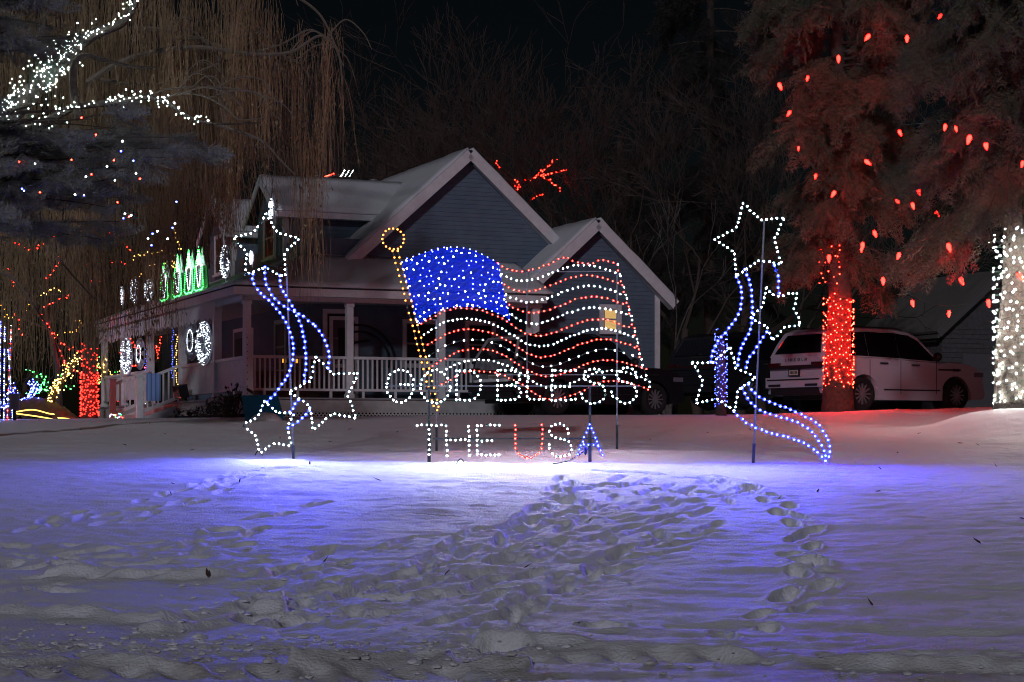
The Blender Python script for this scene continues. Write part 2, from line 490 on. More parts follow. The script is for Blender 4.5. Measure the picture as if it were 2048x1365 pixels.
def roof_plane(c00, c10, c11, c01, nx, ny, snow=.07, amp=.03, seed=1):
    b = MB(); b.quadgrid(c00, c10, c11, c01, 1, 1, .06); r = hpart(b, 'roof', SHING)
    n = (Vector(c10)-Vector(c00)).cross(Vector(c01)-Vector(c00)).normalized()
    if n.z < 0: n = -n
    k = [Vector(v)+n*.062 for v in (c00, c10, c11, c01)]
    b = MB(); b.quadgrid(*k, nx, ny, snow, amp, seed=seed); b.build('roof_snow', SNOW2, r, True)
    return r
def PZ(s, t): return 3.62 + .39*(min(s, t)+.35)
def pr(s, t): return (s, t, PZ(s, t))
roof_plane(pr(-.35,-.35), pr(8.2,-.35), (8.2, 2.25, PZ(9, 2.25)), pr(2.25, 2.25), 40, 9, .07, .035, 1)
roof_plane(pr(2.25, 2.25), (4.3, 2.25, PZ(4.3, 2.25)), pr(4.3, 4.3), pr(3.3, 3.3), 6, 6, .07, .03, 2)
roof_plane(pr(-.35, 20), pr(-.35, -.35), pr(4.3, 4.3), pr(4.3, 20), 60, 12, .07, .03, 3)
SL = .895
def mz(s): return 7.84 - SL*abs(s-6.75) - .16
roof_plane((3.13, 20, mz(3.13)), (3.13, 1.9, mz(3.13)), (6.75, 1.9, mz(6.75)), (6.75, 20, mz(6.75)), 50, 10, .075, .035, 4)
roof_plane((6.75, 20, mz(6.75)), (6.75, 1.9, mz(6.75)), (10.4, 1.9, mz(10.4)), (10.4, 20, mz(10.4)), 30, 10, .075, .035, 5)
def wz(s): return 5.97 - .905*abs(s-10.0) - .16
roof_plane((7.62, 6, wz(7.62)), (7.62, .7, wz(7.62)), (10.0, .7, wz(10.0)), (10.0, 6, wz(10)), 24, 8, .075, .035, 6)
roof_plane((10, 6, wz(10)), (10, .7, wz(10)), (12.35, .7, wz(12.35)), (12.35, 6, wz(12.35)), 16, 8, .075, .035, 7)

def beam(p, q, wd, dp, name='fascia', m=TRIM, up=(0, 0, 1), parent=None):
    """a board from p to q, wd across (along up), dp thick"""
    p = Vector(p); q = Vector(q); d = (q-p).normalized(); u = Vector(up); u = (u-d*u.dot(d)).normalized(); n = d.cross(u)
    V = []
    for e in (p, q):
        for (i, j) in ((-1,-1),(1,-1),(1,1),(-1,1)): V.append(e + u*(wd/2*i) + n*(dp/2*j))
    b = MB(); b.add(V, [(0,1,2,3),(7,6,5,4),(0,4,5,1),(1,5,6,2),(2,6,7,3),(3,7,4,0)]); return b.build(name, m, parent or house)
# rake boards of the front gable and of the wing
for (sc, za, half_w, t, sl) in ((6.75, 7.84, 3.64, 1.88, .895), (10.0, 5.97, 2.36, .68, .905)):
    for sg in (-1, 1):
        beam((sc, t, za-.25), (sc+sg*half_w, t, za-.25-sl*half_w), .27, .05, 'rake_board')
        beam((sc+sg*.18, t+.16, za-.50), (sc+sg*(half_w-.05), t+.16, za-.36-sl*half_w), .02, .30, 'soffit', up=(0, 0, 1))
# porch beam, fascia, gutter
beam((-.36, -.37, 3.54), (8.0, -.37, 3.54), .19, .04); beam((-.37, -.39, 3.54), (-.37, 20, 3.54), .19, .04)
beam((-.1, 0, BM+.1), (8.0, 0, BM+.1), .2, .16, 'porch_beam'); beam((0, -.08, BM+.1), (0, 19.6, BM+.1), .2, .16, 'porch_beam')
b = MB(); b.box(-.33, 8.0, -.33, 2.2, 3.452, 3.47); b.box(-.33, 2.2, 2.2, 19.9, 3.452, 3.47); hpart(b, 'porch_ceiling', mat('porch_ceiling_paint', (.45, .45, .48), .7))
# deck
NB = 17
for i in range(NB):
    y0 = -.12 + i*.14; b = MB(); b.box(-.12, 8.0, y0, y0+.133, DK-.04, DK); hpart(b, 'deck_board', DECK)
b = MB(); b.box(-.12, 2.2, 2.27, 19.6, DK-.04, DK); hpart(b, 'deck', DECK)
b = MB(); b.box(-.05, 7.9, -.06, -.02, .56, DK-.045); b.box(-.06, -.02, -.02, 19.5, .52, DK-.045); hpart(b, 'skirting', FOUND)
# lattice strip below the skirting
b = MB(); x = 0.0
while x < 7.8:
    for sg in (-1, 1):
        x1 = x + sg*.26
        if 0 <= x1 <= 7.9: b.tube([(x, -.03+sg*.008, .28), (x1, -.03+sg*.008, .56)], .017, 4)
    x += .095
tag(hpart(b, 'lattice', LATT), kind='stuff')
b = MB(); b.box(0, 7.9, .05, .10, .1, .56); b.box(.05, .1, .1, 19.5, .1, .52); hpart(b, 'crawl_space_shade', DARK)  # dark sheets standing in for the shade behind lattice and skirting

def post(s, t, z0=DK, z1=BM, wd=.17, m=TRIM):
    b = MB(); h = wd/2; b.box(s-h, s+h, t-h, t+h, z0, z1)
    b.box(s-h-.02, s+h+.02, t-h-.02, t+h+.02, z0, z0+.1); b.box(s-h-.02, s+h+.02, t-h-.02, t+h+.02, z1-.1, z1-.001)
    return hpart(b, 'porch_post', m)
for s0 in (0.06, s_at(700, 0), s_at(884, 0), 7.85): post(s0, .06)
LP = [t_at(p, .06) for p in (434, 365, 301, 248, 209)]
for t0 in LP: post(.06, t0, wd=.2)
b = MB(); b.box(-.14, .04, -.62, -.44, .78, 2.62); pb = hpart(b, 'peg_board', TRIM)
pb['label'] = 'short white board post with dark holes down one edge'
b = MB()
for k in range(9): b.box(-.125, -.105, -.628, -.619, 1.0+k*.17, 1.03+k*.17)
tag(b.build('peg_hole', DARK, pb), kind='stuff')
# front rail
RT = 1.98
b = MB(); b.box(.15, 7.76, .01, .10, RT-.07, RT); hpart(b, 'top_rail', TRIM)
b = MB(); b.box(.15, 7.76, .02, .09, 1.10, 1.16); hpart(b, 'bottom_rail', TRIM)
bal = MB(); bal.box(-.021, .021, -.021, .021, 0, .752); s0 = .26; first = None
while s0 < 7.7:
    if min(abs(s0-q) for q in (s_at(700, 0), s_at(884, 0))) > .14:
        if first is None: first = hpart(bal, 'baluster', TRIM); o = first
        else: o = first.copy(); COL.objects.link(o)
        o.location = (s0, .055, 1.159)
    s0 += .128
for s0 in np.linspace(.5, 7.4, 9):
    b = MB(); b.box(s0-.03, s0+.03, .03, .08, DK, 1.099); hpart(b, 'rail_block', TRIM)
# half wall of bead board along the flank
bead = MB()
for (t0, t1) in ((.18, LP[1]-.1), (LP[2]+.1, LP[4]-.1)):
    x = t0
    while x < t1: bead.box(.02, .07, x, x+.072, 1.16, 1.88); x += .10
    bead.box(.071, .09, t0, t1, 1.16, 1.88)
tag(hpart(bead, 'bead_board', TRIM), kind='stuff')
for (t0, t1) in ((.15, LP[1]-.1), (LP[2]+.1, LP[4]-.1)):
    b = MB(); b.box(-.02, .12, t0, t1, 1.88, 1.96); hpart(b, 'top_rail', TRIM)
    b = MB(); b.box(0, .1, t0, t1, 1.10, 1.158); hpart(b, 'bottom_rail', TRIM)
# hanging fringe below the flank eave
b = MB(); t0 = 1.9
while t0 < 17.5:
    L = .42*random.uniform(.85, 1.15); b.box(-.30, -.285, t0, t0+.035, 3.43-L, 3.43); t0 += .085
tag(hpart(b, 'icicle_fringe', mat('white_fringe', (.62, .62, .66), .6)), kind='stuff')
# stairs down from the flank
T0, T1 = LP[1]+.1, LP[2]-.25
for k in range(3):
    b = MB(); b.box(-.16-.3*(k+1), -.14-.3*k, T0, T1, .2, DK-.17*(k+1)); hpart(b, 'stair_step', FOUND)
for t0 in (T0, T1):
    b = MB(); b.box(-1.22, -1.04, t0-.09, t0+.09, .3, 1.62); b.box(-1.25, -1.01, t0-.12, t0+.12, 1.62, 1.67); hpart(b, 'newel_post', TRIM)
    beam((-.05, t0, 1.93), (-1.1, t0, 1.50), .08, .09, 'stair_rail'); beam((-.05, t0, 1.05), (-1.1, t0, .62), .09, .06, 'stair_rail')
    for k in range(6):
        s0 = -.16-.15*k; zz = 1.05+.41*(s0+.05); b = MB(); b.box(s0-.02, s0+.02, t0-.02, t0+.02, zz, zz+.86); hpart(b, 'baluster', TRIM)
    beam((-.1, t0, .7), (-1.05, t0, .38), .22, .05, 'stringer')

def window(s0, s1, z0, z1, t, plane='f', lit=False, rails=1, parent=house, fr=.1):
    """frame with sill, dark sashes and a pane, on plane t"""
    def fl(V):
        return V if plane == 'f' else [(v[1], v[0], v[2]) for v in V]
    b = MB(); y0, y1 = t-.06, t-.0
    def bx(mb, a0, a1, c0, c1, e0, e1):
        if plane == 'f': mb.box(a0, a1, c0, c1, e0, e1)
        else: mb.box(c0, c1, a0, a1, e0, e1)
    bx(b, s0-fr, s0, y0, y1, z0-fr, z1+fr); bx(b, s1, s1+fr, y0, y1, z0-fr, z1+fr); bx(b, s0, s1, y0, y1, z1, z1+fr); bx(b, s0, s1, y0, y1, z0-fr, z0)
    o = b.build('window', TRIM, parent)
    b = MB(); bx(b, s0-fr-.03, s1+fr+.03, y0-.05, y0-.002, z0-fr, z0-fr+.05); b.build('sill', TRIM, o)
    pm = mat('lit_window_blind', (.5, .35, .15), .8, emit=(1.0, .62, .2), estr=.55, noise=(4, (.45, .3, .12))) if lit else GLASS
    for i in range(rails+1):
        zz0 = z0+(z1-z0)*i/(rails+1); zz1 = z0+(z1-z0)*(i+1)/(rails+1)
        b = MB(); bx(b, s0+.03, s1-.03, y1-.03, y1-.022, zz0+.025, zz1-.025); b.build('pane', pm, o)
    b = MB()
    for i in range(rails+2):
        zz = z0+(z1-z0)*i/(rails+1); bx(b, s0, s1, y1-.04, y1-.02, max(z0, zz-.025), min(z1, zz+.025))
    for a in (s0, s1-.03): bx(b, a, a+.03, y1-.041, y1-.021, z0, z1)
    b.build('sash', mat('sash_paint', (.35, .35, .38), .6), o)
    return o
FW = 2.214
sA, sB = s_at(652, FW), s_at(696, FW)
window(sA, sB, z_at(728, sA, FW), z_at(626, sA, FW), FW)
sA = s_at(590, FW) if s_at(590, FW) > 2.6 else 2.62
# porch door and windows
def door(s0, s1, z0, z1, t, plane='f'):
    b = MB()
    def bx(mb, a0, a1, c0, c1, e0, e1):
        if plane == 'f': mb.box(a0, a1, c0, c1, e0, e1)
        else: mb.box(c0, c1, a0, a1, e0, e1)
    bx(b, s0-.1, s0, t-.06, t, z0, z1+.1); bx(b, s1, s1+.1, t-.06, t, z0, z1+.1); bx(b, s0, s1, t-.06, t, z1, z1+.1)
    fr = b.build('door_frame', TRIM, house)
    b = MB(); bx(b, s0+.005, s1-.005, t-.04, t-.005, z0, z1-.005); d = b.build('door', DOORM, fr)
    b = MB(); bx(b, s0+.15, s1-.15, t-.052, t-.041, z0+1.05, z1-.2); b.build('pane', GLASS, fr)
    b = MB(); b.sphere((s0+.08, t-.07, z0+1.0) if plane == 'f' else (t-.07, s0+.08, z0+1.0), .03); b.build('handle', mat('brass', (.5, .35, .12), .3, metal=1), fr)
door(2.95, 3.55, DK, DK+2.1, FW)
window(5.0, 6.0, 1.9, 3.0, FW); window(6.8, 7.5, 1.9, 3.0, FW)
for t0 in (4.0, 12.4, 15.4): window(t0, t0+.95, 1.75, 3.05, FW, 's')
door(8.4, 9.4, DK, DK+2.1, FW, 's')
# lit window in the wing
sA, sB = s_at(1207, 1.0), s_at(1234, 1.0)
window(sA, sB, z_at(660, sA, 1), z_at(618, sA, 1), 1.014, lit=True, fr=.12)

# dormers on the flank slope
def dormer(tr, seed, lit_face=False):
    hw, sd, zr = 1.40, 2.15, 7.12
    b = MB(); b.box(sd+.04, 6.2, tr-hw+.04, tr+hw-.04, 4.3, 6.24)
    b.prism([(tr-hw+.04, 6.24), (tr, 7.05), (tr+hw-.04, 6.24)], 0, sd+.04, 6.0); hpart(b, 'dormer_wall', SIDE)
    z = 4.55
    while z < 6.15:      # street-facing cheek
        lap(sd+.05, min(6.0, 6.75-(7.5-z)/SL+.25), z, 'f', tr-hw+.035); z += EXPO
    z = 4.55
    while z < 7.0:
        hf = hw-.02 if z < 6.2 else max(.03, (7.08-z)/.62); hf2 = hw-.02 if z+EXPO < 6.2 else max(.03, (7.08-z-EXPO)/.62)
        lap(tr-hf, tr+hf, z, 's', sd+.035, x0t=tr-hf2, x1t=tr+hf2); z += EXPO
    roof_plane((1.86, tr-1.71, 5.98), (6.2, tr-1.71, 5.98), (6.2, tr, zr), (1.86, tr, zr), 24, 8, .075, .03, seed)
    roof_plane((1.86, tr, zr), (6.2, tr, zr), (6.2, tr+1.71, 5.98), (1.86, tr+1.71, 5.98), 24, 8, .075, .03, seed+1)
    beam((1.84, tr-1.72, 5.96), (5.2, tr-1.72, 5.96), .17, .04); b = MB(); b.box(1.9, 5.2, tr-1.69, tr-hw, 5.885, 5.90); hpart(b, 'soffit', TRIM)
    for sg in (-1, 1): beam((1.84, tr, zr-.06), (1.84, tr+sg*1.72, 5.92), .2, .04, 'rake_board')
    b = MB(); b.box(sd-.005, sd+.14, tr-hw-.005, tr-hw+.03, 4.4, 5.88); b.box(sd-.005, sd+.03, tr-hw+.03, tr-hw+.16, 4.4, 5.88); hpart(b, 'corner_board', TRIM)
    window(tr-.45, tr+.5, 4.95, 6.0, sd+.016, 's')
dormer(5.41, 20); dormer(11.0, 30)
b = MB(); b.box(2.75, 3.1, 3.92, 3.985, 5.0, 5.85); 
# stove pipe beyond the ridge
b = MB(); b.lathe([(0, 6.2), (.1, 6.2), (.1, 8.05), (.16, 8.05), (.16, 8.25), (0, 8.3)], 10, M=Matrix.Translation((7.6, 12.5, 0))); hpart(b, 'flue_pipe', mat('dull_metal', (.25, .25, .26), .5, metal=.6))

# ------------------------------------------------------------------ neighbour's garage behind the white car
gp_ = P(1882, 659, 60)
gar = thing('garage', (gp_.x, 60, gz(gp_.x, 60)), 'pale garage with snowy roof behind the parked white car', 'garage', HA)
ez = gp_.z-gar.location.z
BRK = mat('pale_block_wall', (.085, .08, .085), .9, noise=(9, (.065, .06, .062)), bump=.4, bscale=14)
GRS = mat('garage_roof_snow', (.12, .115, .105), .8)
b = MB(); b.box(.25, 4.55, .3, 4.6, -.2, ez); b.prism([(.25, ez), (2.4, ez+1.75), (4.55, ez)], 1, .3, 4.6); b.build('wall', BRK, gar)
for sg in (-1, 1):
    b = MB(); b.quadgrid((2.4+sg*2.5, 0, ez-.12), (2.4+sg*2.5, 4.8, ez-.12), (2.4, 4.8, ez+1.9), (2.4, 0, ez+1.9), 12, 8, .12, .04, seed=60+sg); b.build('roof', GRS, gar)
    beam((2.4, -.03, ez+1.85), (2.4+sg*2.5, -.03, ez-.17), .2, .04, 'rake_board', mat('weathered_trim', (.10, .095, .09), .7), parent=gar)
for k in range(20):
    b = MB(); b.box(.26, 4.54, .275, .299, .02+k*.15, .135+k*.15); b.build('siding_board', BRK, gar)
b = MB(); b.box(1.0, 3.8, .24, .27, -.1, 2.1); gd = b.build('garage_door', mat('garage_door_paint', (.09, .085, .09), .7), gar)
for k in range(4):
    b = MB(); b.box(1.02, 3.78, .225, .239, .03+k*.52, .5+k*.52); b.build('door_panel', MATS['garage_door_paint'], gd)
b = MB(); b.box(-.14, -.06, -.02, 4.7, ez-.28, ez-.16); b.build('gutter', MATS['weathered_trim'], gar)

# ------------------------------------------------------------------ light bulbs
GREENW = mat('green_cable', (.02, .05, .03), .5)
STEEL = mat('galvanised_rod', (.22, .23, .24), .45, metal=.5)
POSTM = mat('dark_sign_post', (.035, .045, .045), .5)
BC = {  # glowing chip, coloured lens whose rim glow stands in for bloom
    'white': ((310, 355, 400), (.34, .78, .76)),
    'blue':  ((1.4, 1.8, 1900), (.10, .20, 3.2)),
    'red':   ((150, .9, .5), (1.1, .02, .012)),
    'amber': ((20, 4.4, .3), (1.1, .30, .01)),
    'green': ((.30, 26, .55), (.01, .85, .05)),
    'warm':  ((15, .85, .16), (1.0, .55, .08)),
}
BM_CORE = {}; BM_LENS = {}
for k, (c, l) in BC.items():
    mx = max(c); BM_CORE[k] = mat('glow_'+k, (.8, .8, .8), .4, emit=tuple(v/mx for v in c), estr=mx)
    ml = max(l); BM_LENS[k] = mat('lens_'+k, tuple(min(.8, v*.4) for v in l), .3, emit=tuple(v/ml for v in l), estr=ml, sample=False)
BULB = {}
MINI = {}
for k, c in {'white': (38, 46, 46), 'blue': (2.4, 3.4, 60), 'red': (120, .9, .45), 'amber': (14, 6, .5), 'green': (1.2, 24, 2.6), 'warm': (14, 8, 1.5)}.items():
    MINI[k] = mat('mini_glow_'+k, (.8, .8, .8), .4, emit=tuple(v/max(c) for v in c), estr=max(c))
def bulb_mesh(col, size=1.0, ball=False, mini=False):
    key = (col, size, ball, mini)
    if key in BULB: return BULB[key]
    b = MB(); s = size
    if ball: b.lathe([(0, -.011*s), (.0105*s, -.006*s), (.0115*s, .002*s), (.0075*s, .0075*s), (0, .008*s)], 6, ms=[2, 2, 1, 1])
    else: b.lathe([(0, -.034*s), (.010*s, -.033*s), (.012*s, -.008*s), (.0235*s, -.002*s), (.0145*s, .020*s), (.010*s, .0215*s), (0, .022*s)], 7, ms=[0, 0, 0, 2, 1, 1])
    me = bpy.data.meshes.new('bulb'); me.from_pydata(np.concatenate(b.V).tolist(), [], b.F)
    for m in (GREENW, MINI[col] if mini else BM_CORE[col], BM_LENS[col]): me.materials.append(m)
    me.polygons.foreach_set('material_index', b.M); me.update(); BULB[key] = me
    return me
def put_bulbs(pts, col, parent, base, size=1.0, tilt=.22, ball=False, aim=(-0.0, -1.0, -.12), mini=False):
    """a bulb object at each world point"""
    me = bulb_mesh(col, size, ball, mini)
    for p in pts:
        o = bpy.data.objects.new('bulb', me); COL.objects.link(o); o.parent = parent
        o.location = Vector(p)-base
        d = Vector(aim)+Vector((random.gauss(0, tilt), 0, random.gauss(0, tilt)))
        if not ball and random.random() < .012: d.y = random.uniform(.3, 1)      # a few point the wrong way
        o.rotation_euler = d.to_track_quat('Z', 'Y').to_euler()
def bulb_stuff(pts, col, parent, base, r=.016, name='mini_light_cluster', aims=None, lens=True):
    """many little bulbs as one part (too many to be told apart)"""
    oct_v = np.array([(1,0,0),(-1,0,0),(0,1,0),(0,-1,0),(0,0,1),(0,0,-1)], float)*r
    oct_f = np.array([(0,2,4),(2,1,4),(1,3,4),(3,0,4),(2,0,5),(1,2,5),(3,1,5),(0,3,5)])
    n = len(pts)
    if n == 0: return None
    A = np.array([tuple(Vector(p)-base) for p in pts])
    V = (A[:, None, :]+oct_v[None]*rng.uniform(.75, 1.2, (n, 1, 1))).reshape(-1, 3)
    F = (oct_f[None]+6*np.arange(n)[:, None, None]).reshape(-1, 3)
    o = mesh_np(name, V, F, MINI[col] if not isinstance(col, bpy.types.Material) else col, parent)
    return tag(o, kind='stuff')
def string_part(name, paths, col, parent, base, step, size=1.0, rod=.0036, wire=GREENW, closed=False, as_stuff=False, ball=False, flat=True):
    """a bent rod with a cable along it and bulbs on it; paths: lists of world points"""
    b = MB(); allp = []
    for pth in paths:
        q = [Vector(p)-base for p in pth]
        b.tube(q, rod, 4, closed=closed)
        w2 = [p+Vector((random.gauss(0, .006), -.008, random.gauss(0, .006))) for p in resample(q, .05, closed)]
        if len(w2) > 2: b.tube(w2, .003, 3, 1, closed=closed)
        allp += resample(pth, step, closed)
    o = b.build(name, [STEEL, wire], parent)
    fp = [Vector(p)+Vector((random.gauss(0, .004), -.012, random.gauss(0, .004))) for p in allp]
    if as_stuff:
        bs = MB()
        for p in fp:
            d = Vector((random.gauss(0, .2), -1 if random.random() > .015 else .6, -.12+random.gauss(0, .2))); M = Matrix.Translation(p-base) @ d.to_track_quat('Z', 'Y').to_matrix().to_4x4()
            s = size; bs.lathe([(0, -.034*s), (.012*s, -.008*s), (.0235*s, -.002*s), (.0145*s, .020*s), (.010*s, .0215*s), (0, .022*s)], 6, M=M, ms=[0, 0, 2, 1, 1])
        tag(bs.build('bulb_row', [GREENW, BM_CORE[col], BM_LENS[col]], o), kind='stuff')
    else: put_bulbs(fp, col, o, base, size, ball=ball)
    return o

# ------------------------------------------------------------------ GOD BLESS THE USA
def zw(x, y, Y=28.0): return P(750+x/3.593, 700+y/3.593, Y)
def ell(cx, cy, rx, ry, n=40, a0=0, a1=360): return [(cx+rx*math.cos(R(a0+(a1-a0)*i/n)), cy-ry*math.sin(R(a0+(a1-a0)*i/n))) for i in range(n if a1-a0 == 360 else n+1)]
LET = [
 ('G', 'white', [([(275,212),(255,180),(222,155),(187,147),(150,153),(115,175),(95,210),(85,245),(88,290),(100,325),(122,355),(160,375),(200,377),(235,355),(262,325),(275,285)], 1), ([(185,249),(272,251)], 0)]),
 ('O', 'white', [(ell(435, 265, 106, 118), 2)]),
 ('D', 'white', [([(587,360),(587,150)], 0), ([(610,150),(690,155),(735,185),(760,225),(762,260),(750,305),(725,340),(690,360),(612,362)], 1)]),
 ('B', 'white', [([(880,360),(880,150)], 0), ([(905,150),(1000,150),(1035,178),(1040,215),(1015,240),(960,257),(912,257)], 1), ([(975,258),(1020,264),(1045,295),(1038,328),(1008,355),(950,363),(905,361)], 1)]),
 ('L', 'white', [([(1095,160),(1092,355),(1215,357)], 0)]),
 ('E', 'white', [([(1275,150),(1270,362)], 0), ([(1300,150),(1440,152)], 0), ([(1300,262),(1395,262)], 0), ([(1300,362),(1440,356)], 0)]),
 ('S', 'white', [([(1648,198),(1635,165),(1605,148),(1570,140),(1530,145),(1505,165),(1500,190),(1518,218),(1560,235),(1595,242),(1630,258),(1650,285),(1658,318),(1645,350),(1620,372),(1580,384),(1545,382),(1510,365),(1490,342),(1480,315)], 1)]),
 ('S', 'white', [([(1880,195),(1870,160),(1840,135),(1803,128),(1770,138),(1745,165),(1742,188),(1755,215),(1790,230),(1830,240),(1862,258),(1875,285),(1882,315),(1870,345),(1830,377),(1795,382),(1760,372),(1730,350),(1708,330),(1702,300)], 1)]),
 ('T', 'white', [([(300,541),(475,541)], 0), ([(390,570),(390,755)], 0)]),
 ('H', 'white', [([(510,545),(518,758)], 0), ([(672,547),(678,758)], 0), ([(545,648),(650,648)], 0)]),
 ('E', 'white', [([(733,545),(735,752)], 0), ([(762,541),(893,541)], 0), ([(765,650),(840,650)], 0), ([(765,753),(890,754)], 0)]),
 ('U', 'red', [([(1008,540),(1008,600),(1012,690),(1025,730),(1055,760),(1090,773),(1130,772),(1160,755),(1190,725),(1203,690),(1203,600),(1203,540)], 1)]),
 ('S', 'white', [([(1390,600),(1385,570),(1365,548),(1335,533),(1300,533),(1270,548),(1255,580),(1265,610),(1300,630),(1345,640),(1385,655),(1410,690),(1412,725),(1390,755),(1350,768),(1310,765),(1275,745),(1255,715),(1248,680)], 1)]),
 ('A', 'blue', [([(1455,750),(1540,535),(1633,752)], 0), ([(1500,683),(1600,683)], 0)]),
]
YW = 28.0
gw = gh(P(858, 930, YW).x, YW)
base = P(1019, 930, YW); base.z = gw
sign = thing('lettered_light_sign', base, 'lit sign of bulb letters reading GOD BLESS THE USA on two posts', 'light sign')
for (ch, col, strokes) in LET:
    paths = []
    for (pts, sm) in strokes:
        v = [zw(x, y, YW-.03) for x, y in pts]
        paths.append(spline(v, 4, closed=(sm == 2)) if sm else v)
        if sm == 2: paths[-1].append(paths[-1][0])
    o = string_part('letter', paths, col, sign, base, .070, .80)
    o['label'] = f'{"red" if col == "red" else "blue" if col == "blue" else "white"} letter {ch} of bulbs'
def bar(p, q, r, parent, base, name, m=POSTM, sides=4):
    b = MB(); b.tube([Vector(p)-base, Vector(q)-base], r, sides); return b.build(name, m, parent)
for px in (858, 1180):
    top = P(px, 774, YW); bar((top.x, YW+.03, gh(top.x, YW)-.15), top+Vector((0, .03, 0)), .024, sign, base, 'post')
    bar((top.x, YW+.03, gh(top.x, YW)-.16), (top.x, YW+.03, gh(top.x, YW)+.42), .034, sign, base, 'ground_sleeve')
for (x0, x1, y, rr, mm) in ((772, 1280, 772.5, .011, STEEL), (865, 1195, 877.5, .016, POSTM)):
    bar(P(x0, y, YW+.01), P(x1, y, YW+.01), rr, sign, base, 'cross_bar', mm)
# trailing lead and plug
b = MB(); b.tube([Vector(v)-base for v in spline([P(1180, 895, YW+.05), P(1168, 903, YW-.05), P(1150, 915, YW-.1), P(1130, 924, YW-.15), P(1105, 928, YW-.2)], 6)], .008, 4)
b.sphere(P(1171, 902, YW-.08)-base, .04, 6, 5, sz=1.6, sx=.7); b.build('power_cable', mat('black_cable', (.015, .015, .018), .6), sign)

# ------------------------------------------------------------------ the waving flag
YF = 29.4
def zf(x, y): return P(740+x/3.197, 450+y/3.197, YF)
STR = [
 ('red', .083, [(820,245),(850,268),(890,288),(950,298),(1000,295),(1060,283),(1110,265),(1170,238),(1245,208),(1270,215),(1305,240),(1345,245),(1385,248),(1420,250),(1470,225),(1520,232),(1565,243),(1585,257)]),
 ('white', .083, [(840,318),(905,347),(970,358),(1040,350),(1110,328),(1180,300),(1250,278),(1300,260),(1380,257),(1450,268),(1520,290),(1600,320)]),
 ('red', .083, [(858,383),(890,403),(945,422),(1000,428),(1060,418),(1130,397),(1210,365),(1290,335),(1380,324),(1460,332),(1540,357),(1615,388)]),
 ('white', .083, [(870,447),(905,468),(970,490),(1010,495),(1080,488),(1150,465),(1250,425),(1350,395),(1430,393),(1510,408),(1580,432),(1635,452)]),
 ('red', .083, [(885,510),(925,535),(990,558),(1060,563),(1130,548),(1230,512),(1330,472),(1420,460),(1500,468),(1580,493),(1650,520)]),
 ('white', .083, [(905,578),(960,610),(1010,628),(1075,630),(1150,610),(1240,575),(1340,542),(1430,532),(1520,540),(1600,560),(1670,585)]),
 ('red', .083, [(330,635),(405,588),(490,552),(580,533),(670,540),(760,565),(850,602),(920,650),(990,692),(1060,710),(1130,703),(1220,675),(1320,635),(1420,607),(1490,605),(1560,622),(1600,640),(1690,660)]),
 ('white', .072, [(345,703),(400,668),(480,625),(570,602),(650,602),(740,620),(830,655),(910,705),(980,750),(1040,770),(1110,775),(1190,758),(1290,712),(1380,680),(1480,665),(1560,675),(1640,700),(1705,733)]),
 ('red', .076, [(370,765),(440,725),(520,688),(600,670),(690,673),(770,690),(860,730),(940,780),(1020,828),(1090,845),(1160,838),(1260,800),(1360,758),(1460,735),(1540,735),(1620,755),(1720,795)]),
 ('white', .148, [(380,835),(440,800),(500,768),(580,742),(660,735),(740,742),(820,765),(900,805),(980,855),(1060,898),(1130,908),(1200,895),(1300,855),(1400,815),(1490,795),(1570,803),(1650,825),(1735,858)]),
 ('red', .076, [(400,903),(460,868),(530,825),(600,803),(690,795),(770,805),(850,832),(920,875),(990,918),(1060,955),(1130,970),(1200,962),(1300,925),(1400,883),(1500,865),(1600,877),(1690,900),(1765,920)]),
 ('white', .076, [(460,940),(520,905),(600,875),(690,863),(770,870),(850,890),(920,920),(980,958),(1060,1015),(1110,1035),(1160,1040),(1240,1030),(1320,1000),(1400,965),(1470,940),(1550,932),(1640,945),(1720,972),(1785,1003)]),
 ('red', .080, [(455,1018),(520,990),(590,948),(680,935),(760,940),(850,962),(940,1003),(1010,1048),(1080,1095),(1140,1115),(1200,1115),(1290,1090),(1380,1052),(1460,1010),(1540,998),(1620,1003),(1700,1025),(1780,1050)]),
]
base = P(1050, 890, YF); base.z = gh(base.x, YF)
flag = thing('flag_light_display', base, 'waving flag of blue field and red and white bulb stripes on a tilted golden pole', 'light display')
for (col, step, pts) in STR:
    # one bulb row went dark at its start: leave the lead bare there
    o = string_part('stripe', [spline([zf(*p) for p in pts], 5)], col, flag, base, step, .70, as_stuff=True)
    o['label'] = f'wavy {col} stripe of bulbs'
edge = [zf(1585,257), zf(1622,395), zf(1660,545), zf(1700,710), zf(1738,880), zf(1790,1035)]
o = string_part('fly_edge', [edge], 'white', flag, base, .17, .74, as_stuff=True); o['label'] = 'fly edge of mixed red and white bulbs'
e2 = [p+Vector((0, 0, -.085)) for p in edge[:-1]]
bs = MB()
for p in resample(e2, .17):
    d = Vector((0, -1, -.1)); M = Matrix.Translation(p-base) @ d.to_track_quat('Z', 'Y').to_matrix().to_4x4(); s = .74
    bs.lathe([(0, -.034*s), (.012*s, -.008*s), (.0235*s, -.002*s), (.0145*s, .020*s), (.010*s, .0215*s), (0, .022*s)], 6, M=M, ms=[0, 0, 2, 1, 1])
tag(bs.build('bulb_row', [GREENW, BM_CORE['red'], BM_LENS['red']], o), kind='stuff')
# golden pole and ball
o = string_part('finial_ring', [[zf(150+68*math.cos(a), 92+68*math.sin(a)) for a in np.linspace(0, 2*math.pi, 33)]], 'amber', flag, base, .064, .8)
o['label'] = 'ring of golden bulbs'
o = string_part('pole_outline', [[zf(145,168), zf(413,1186), zf(446,1183), zf(180,168)]], 'amber', flag, base, .099, .8)
o['label'] = 'tilted pole outlined in golden bulbs'
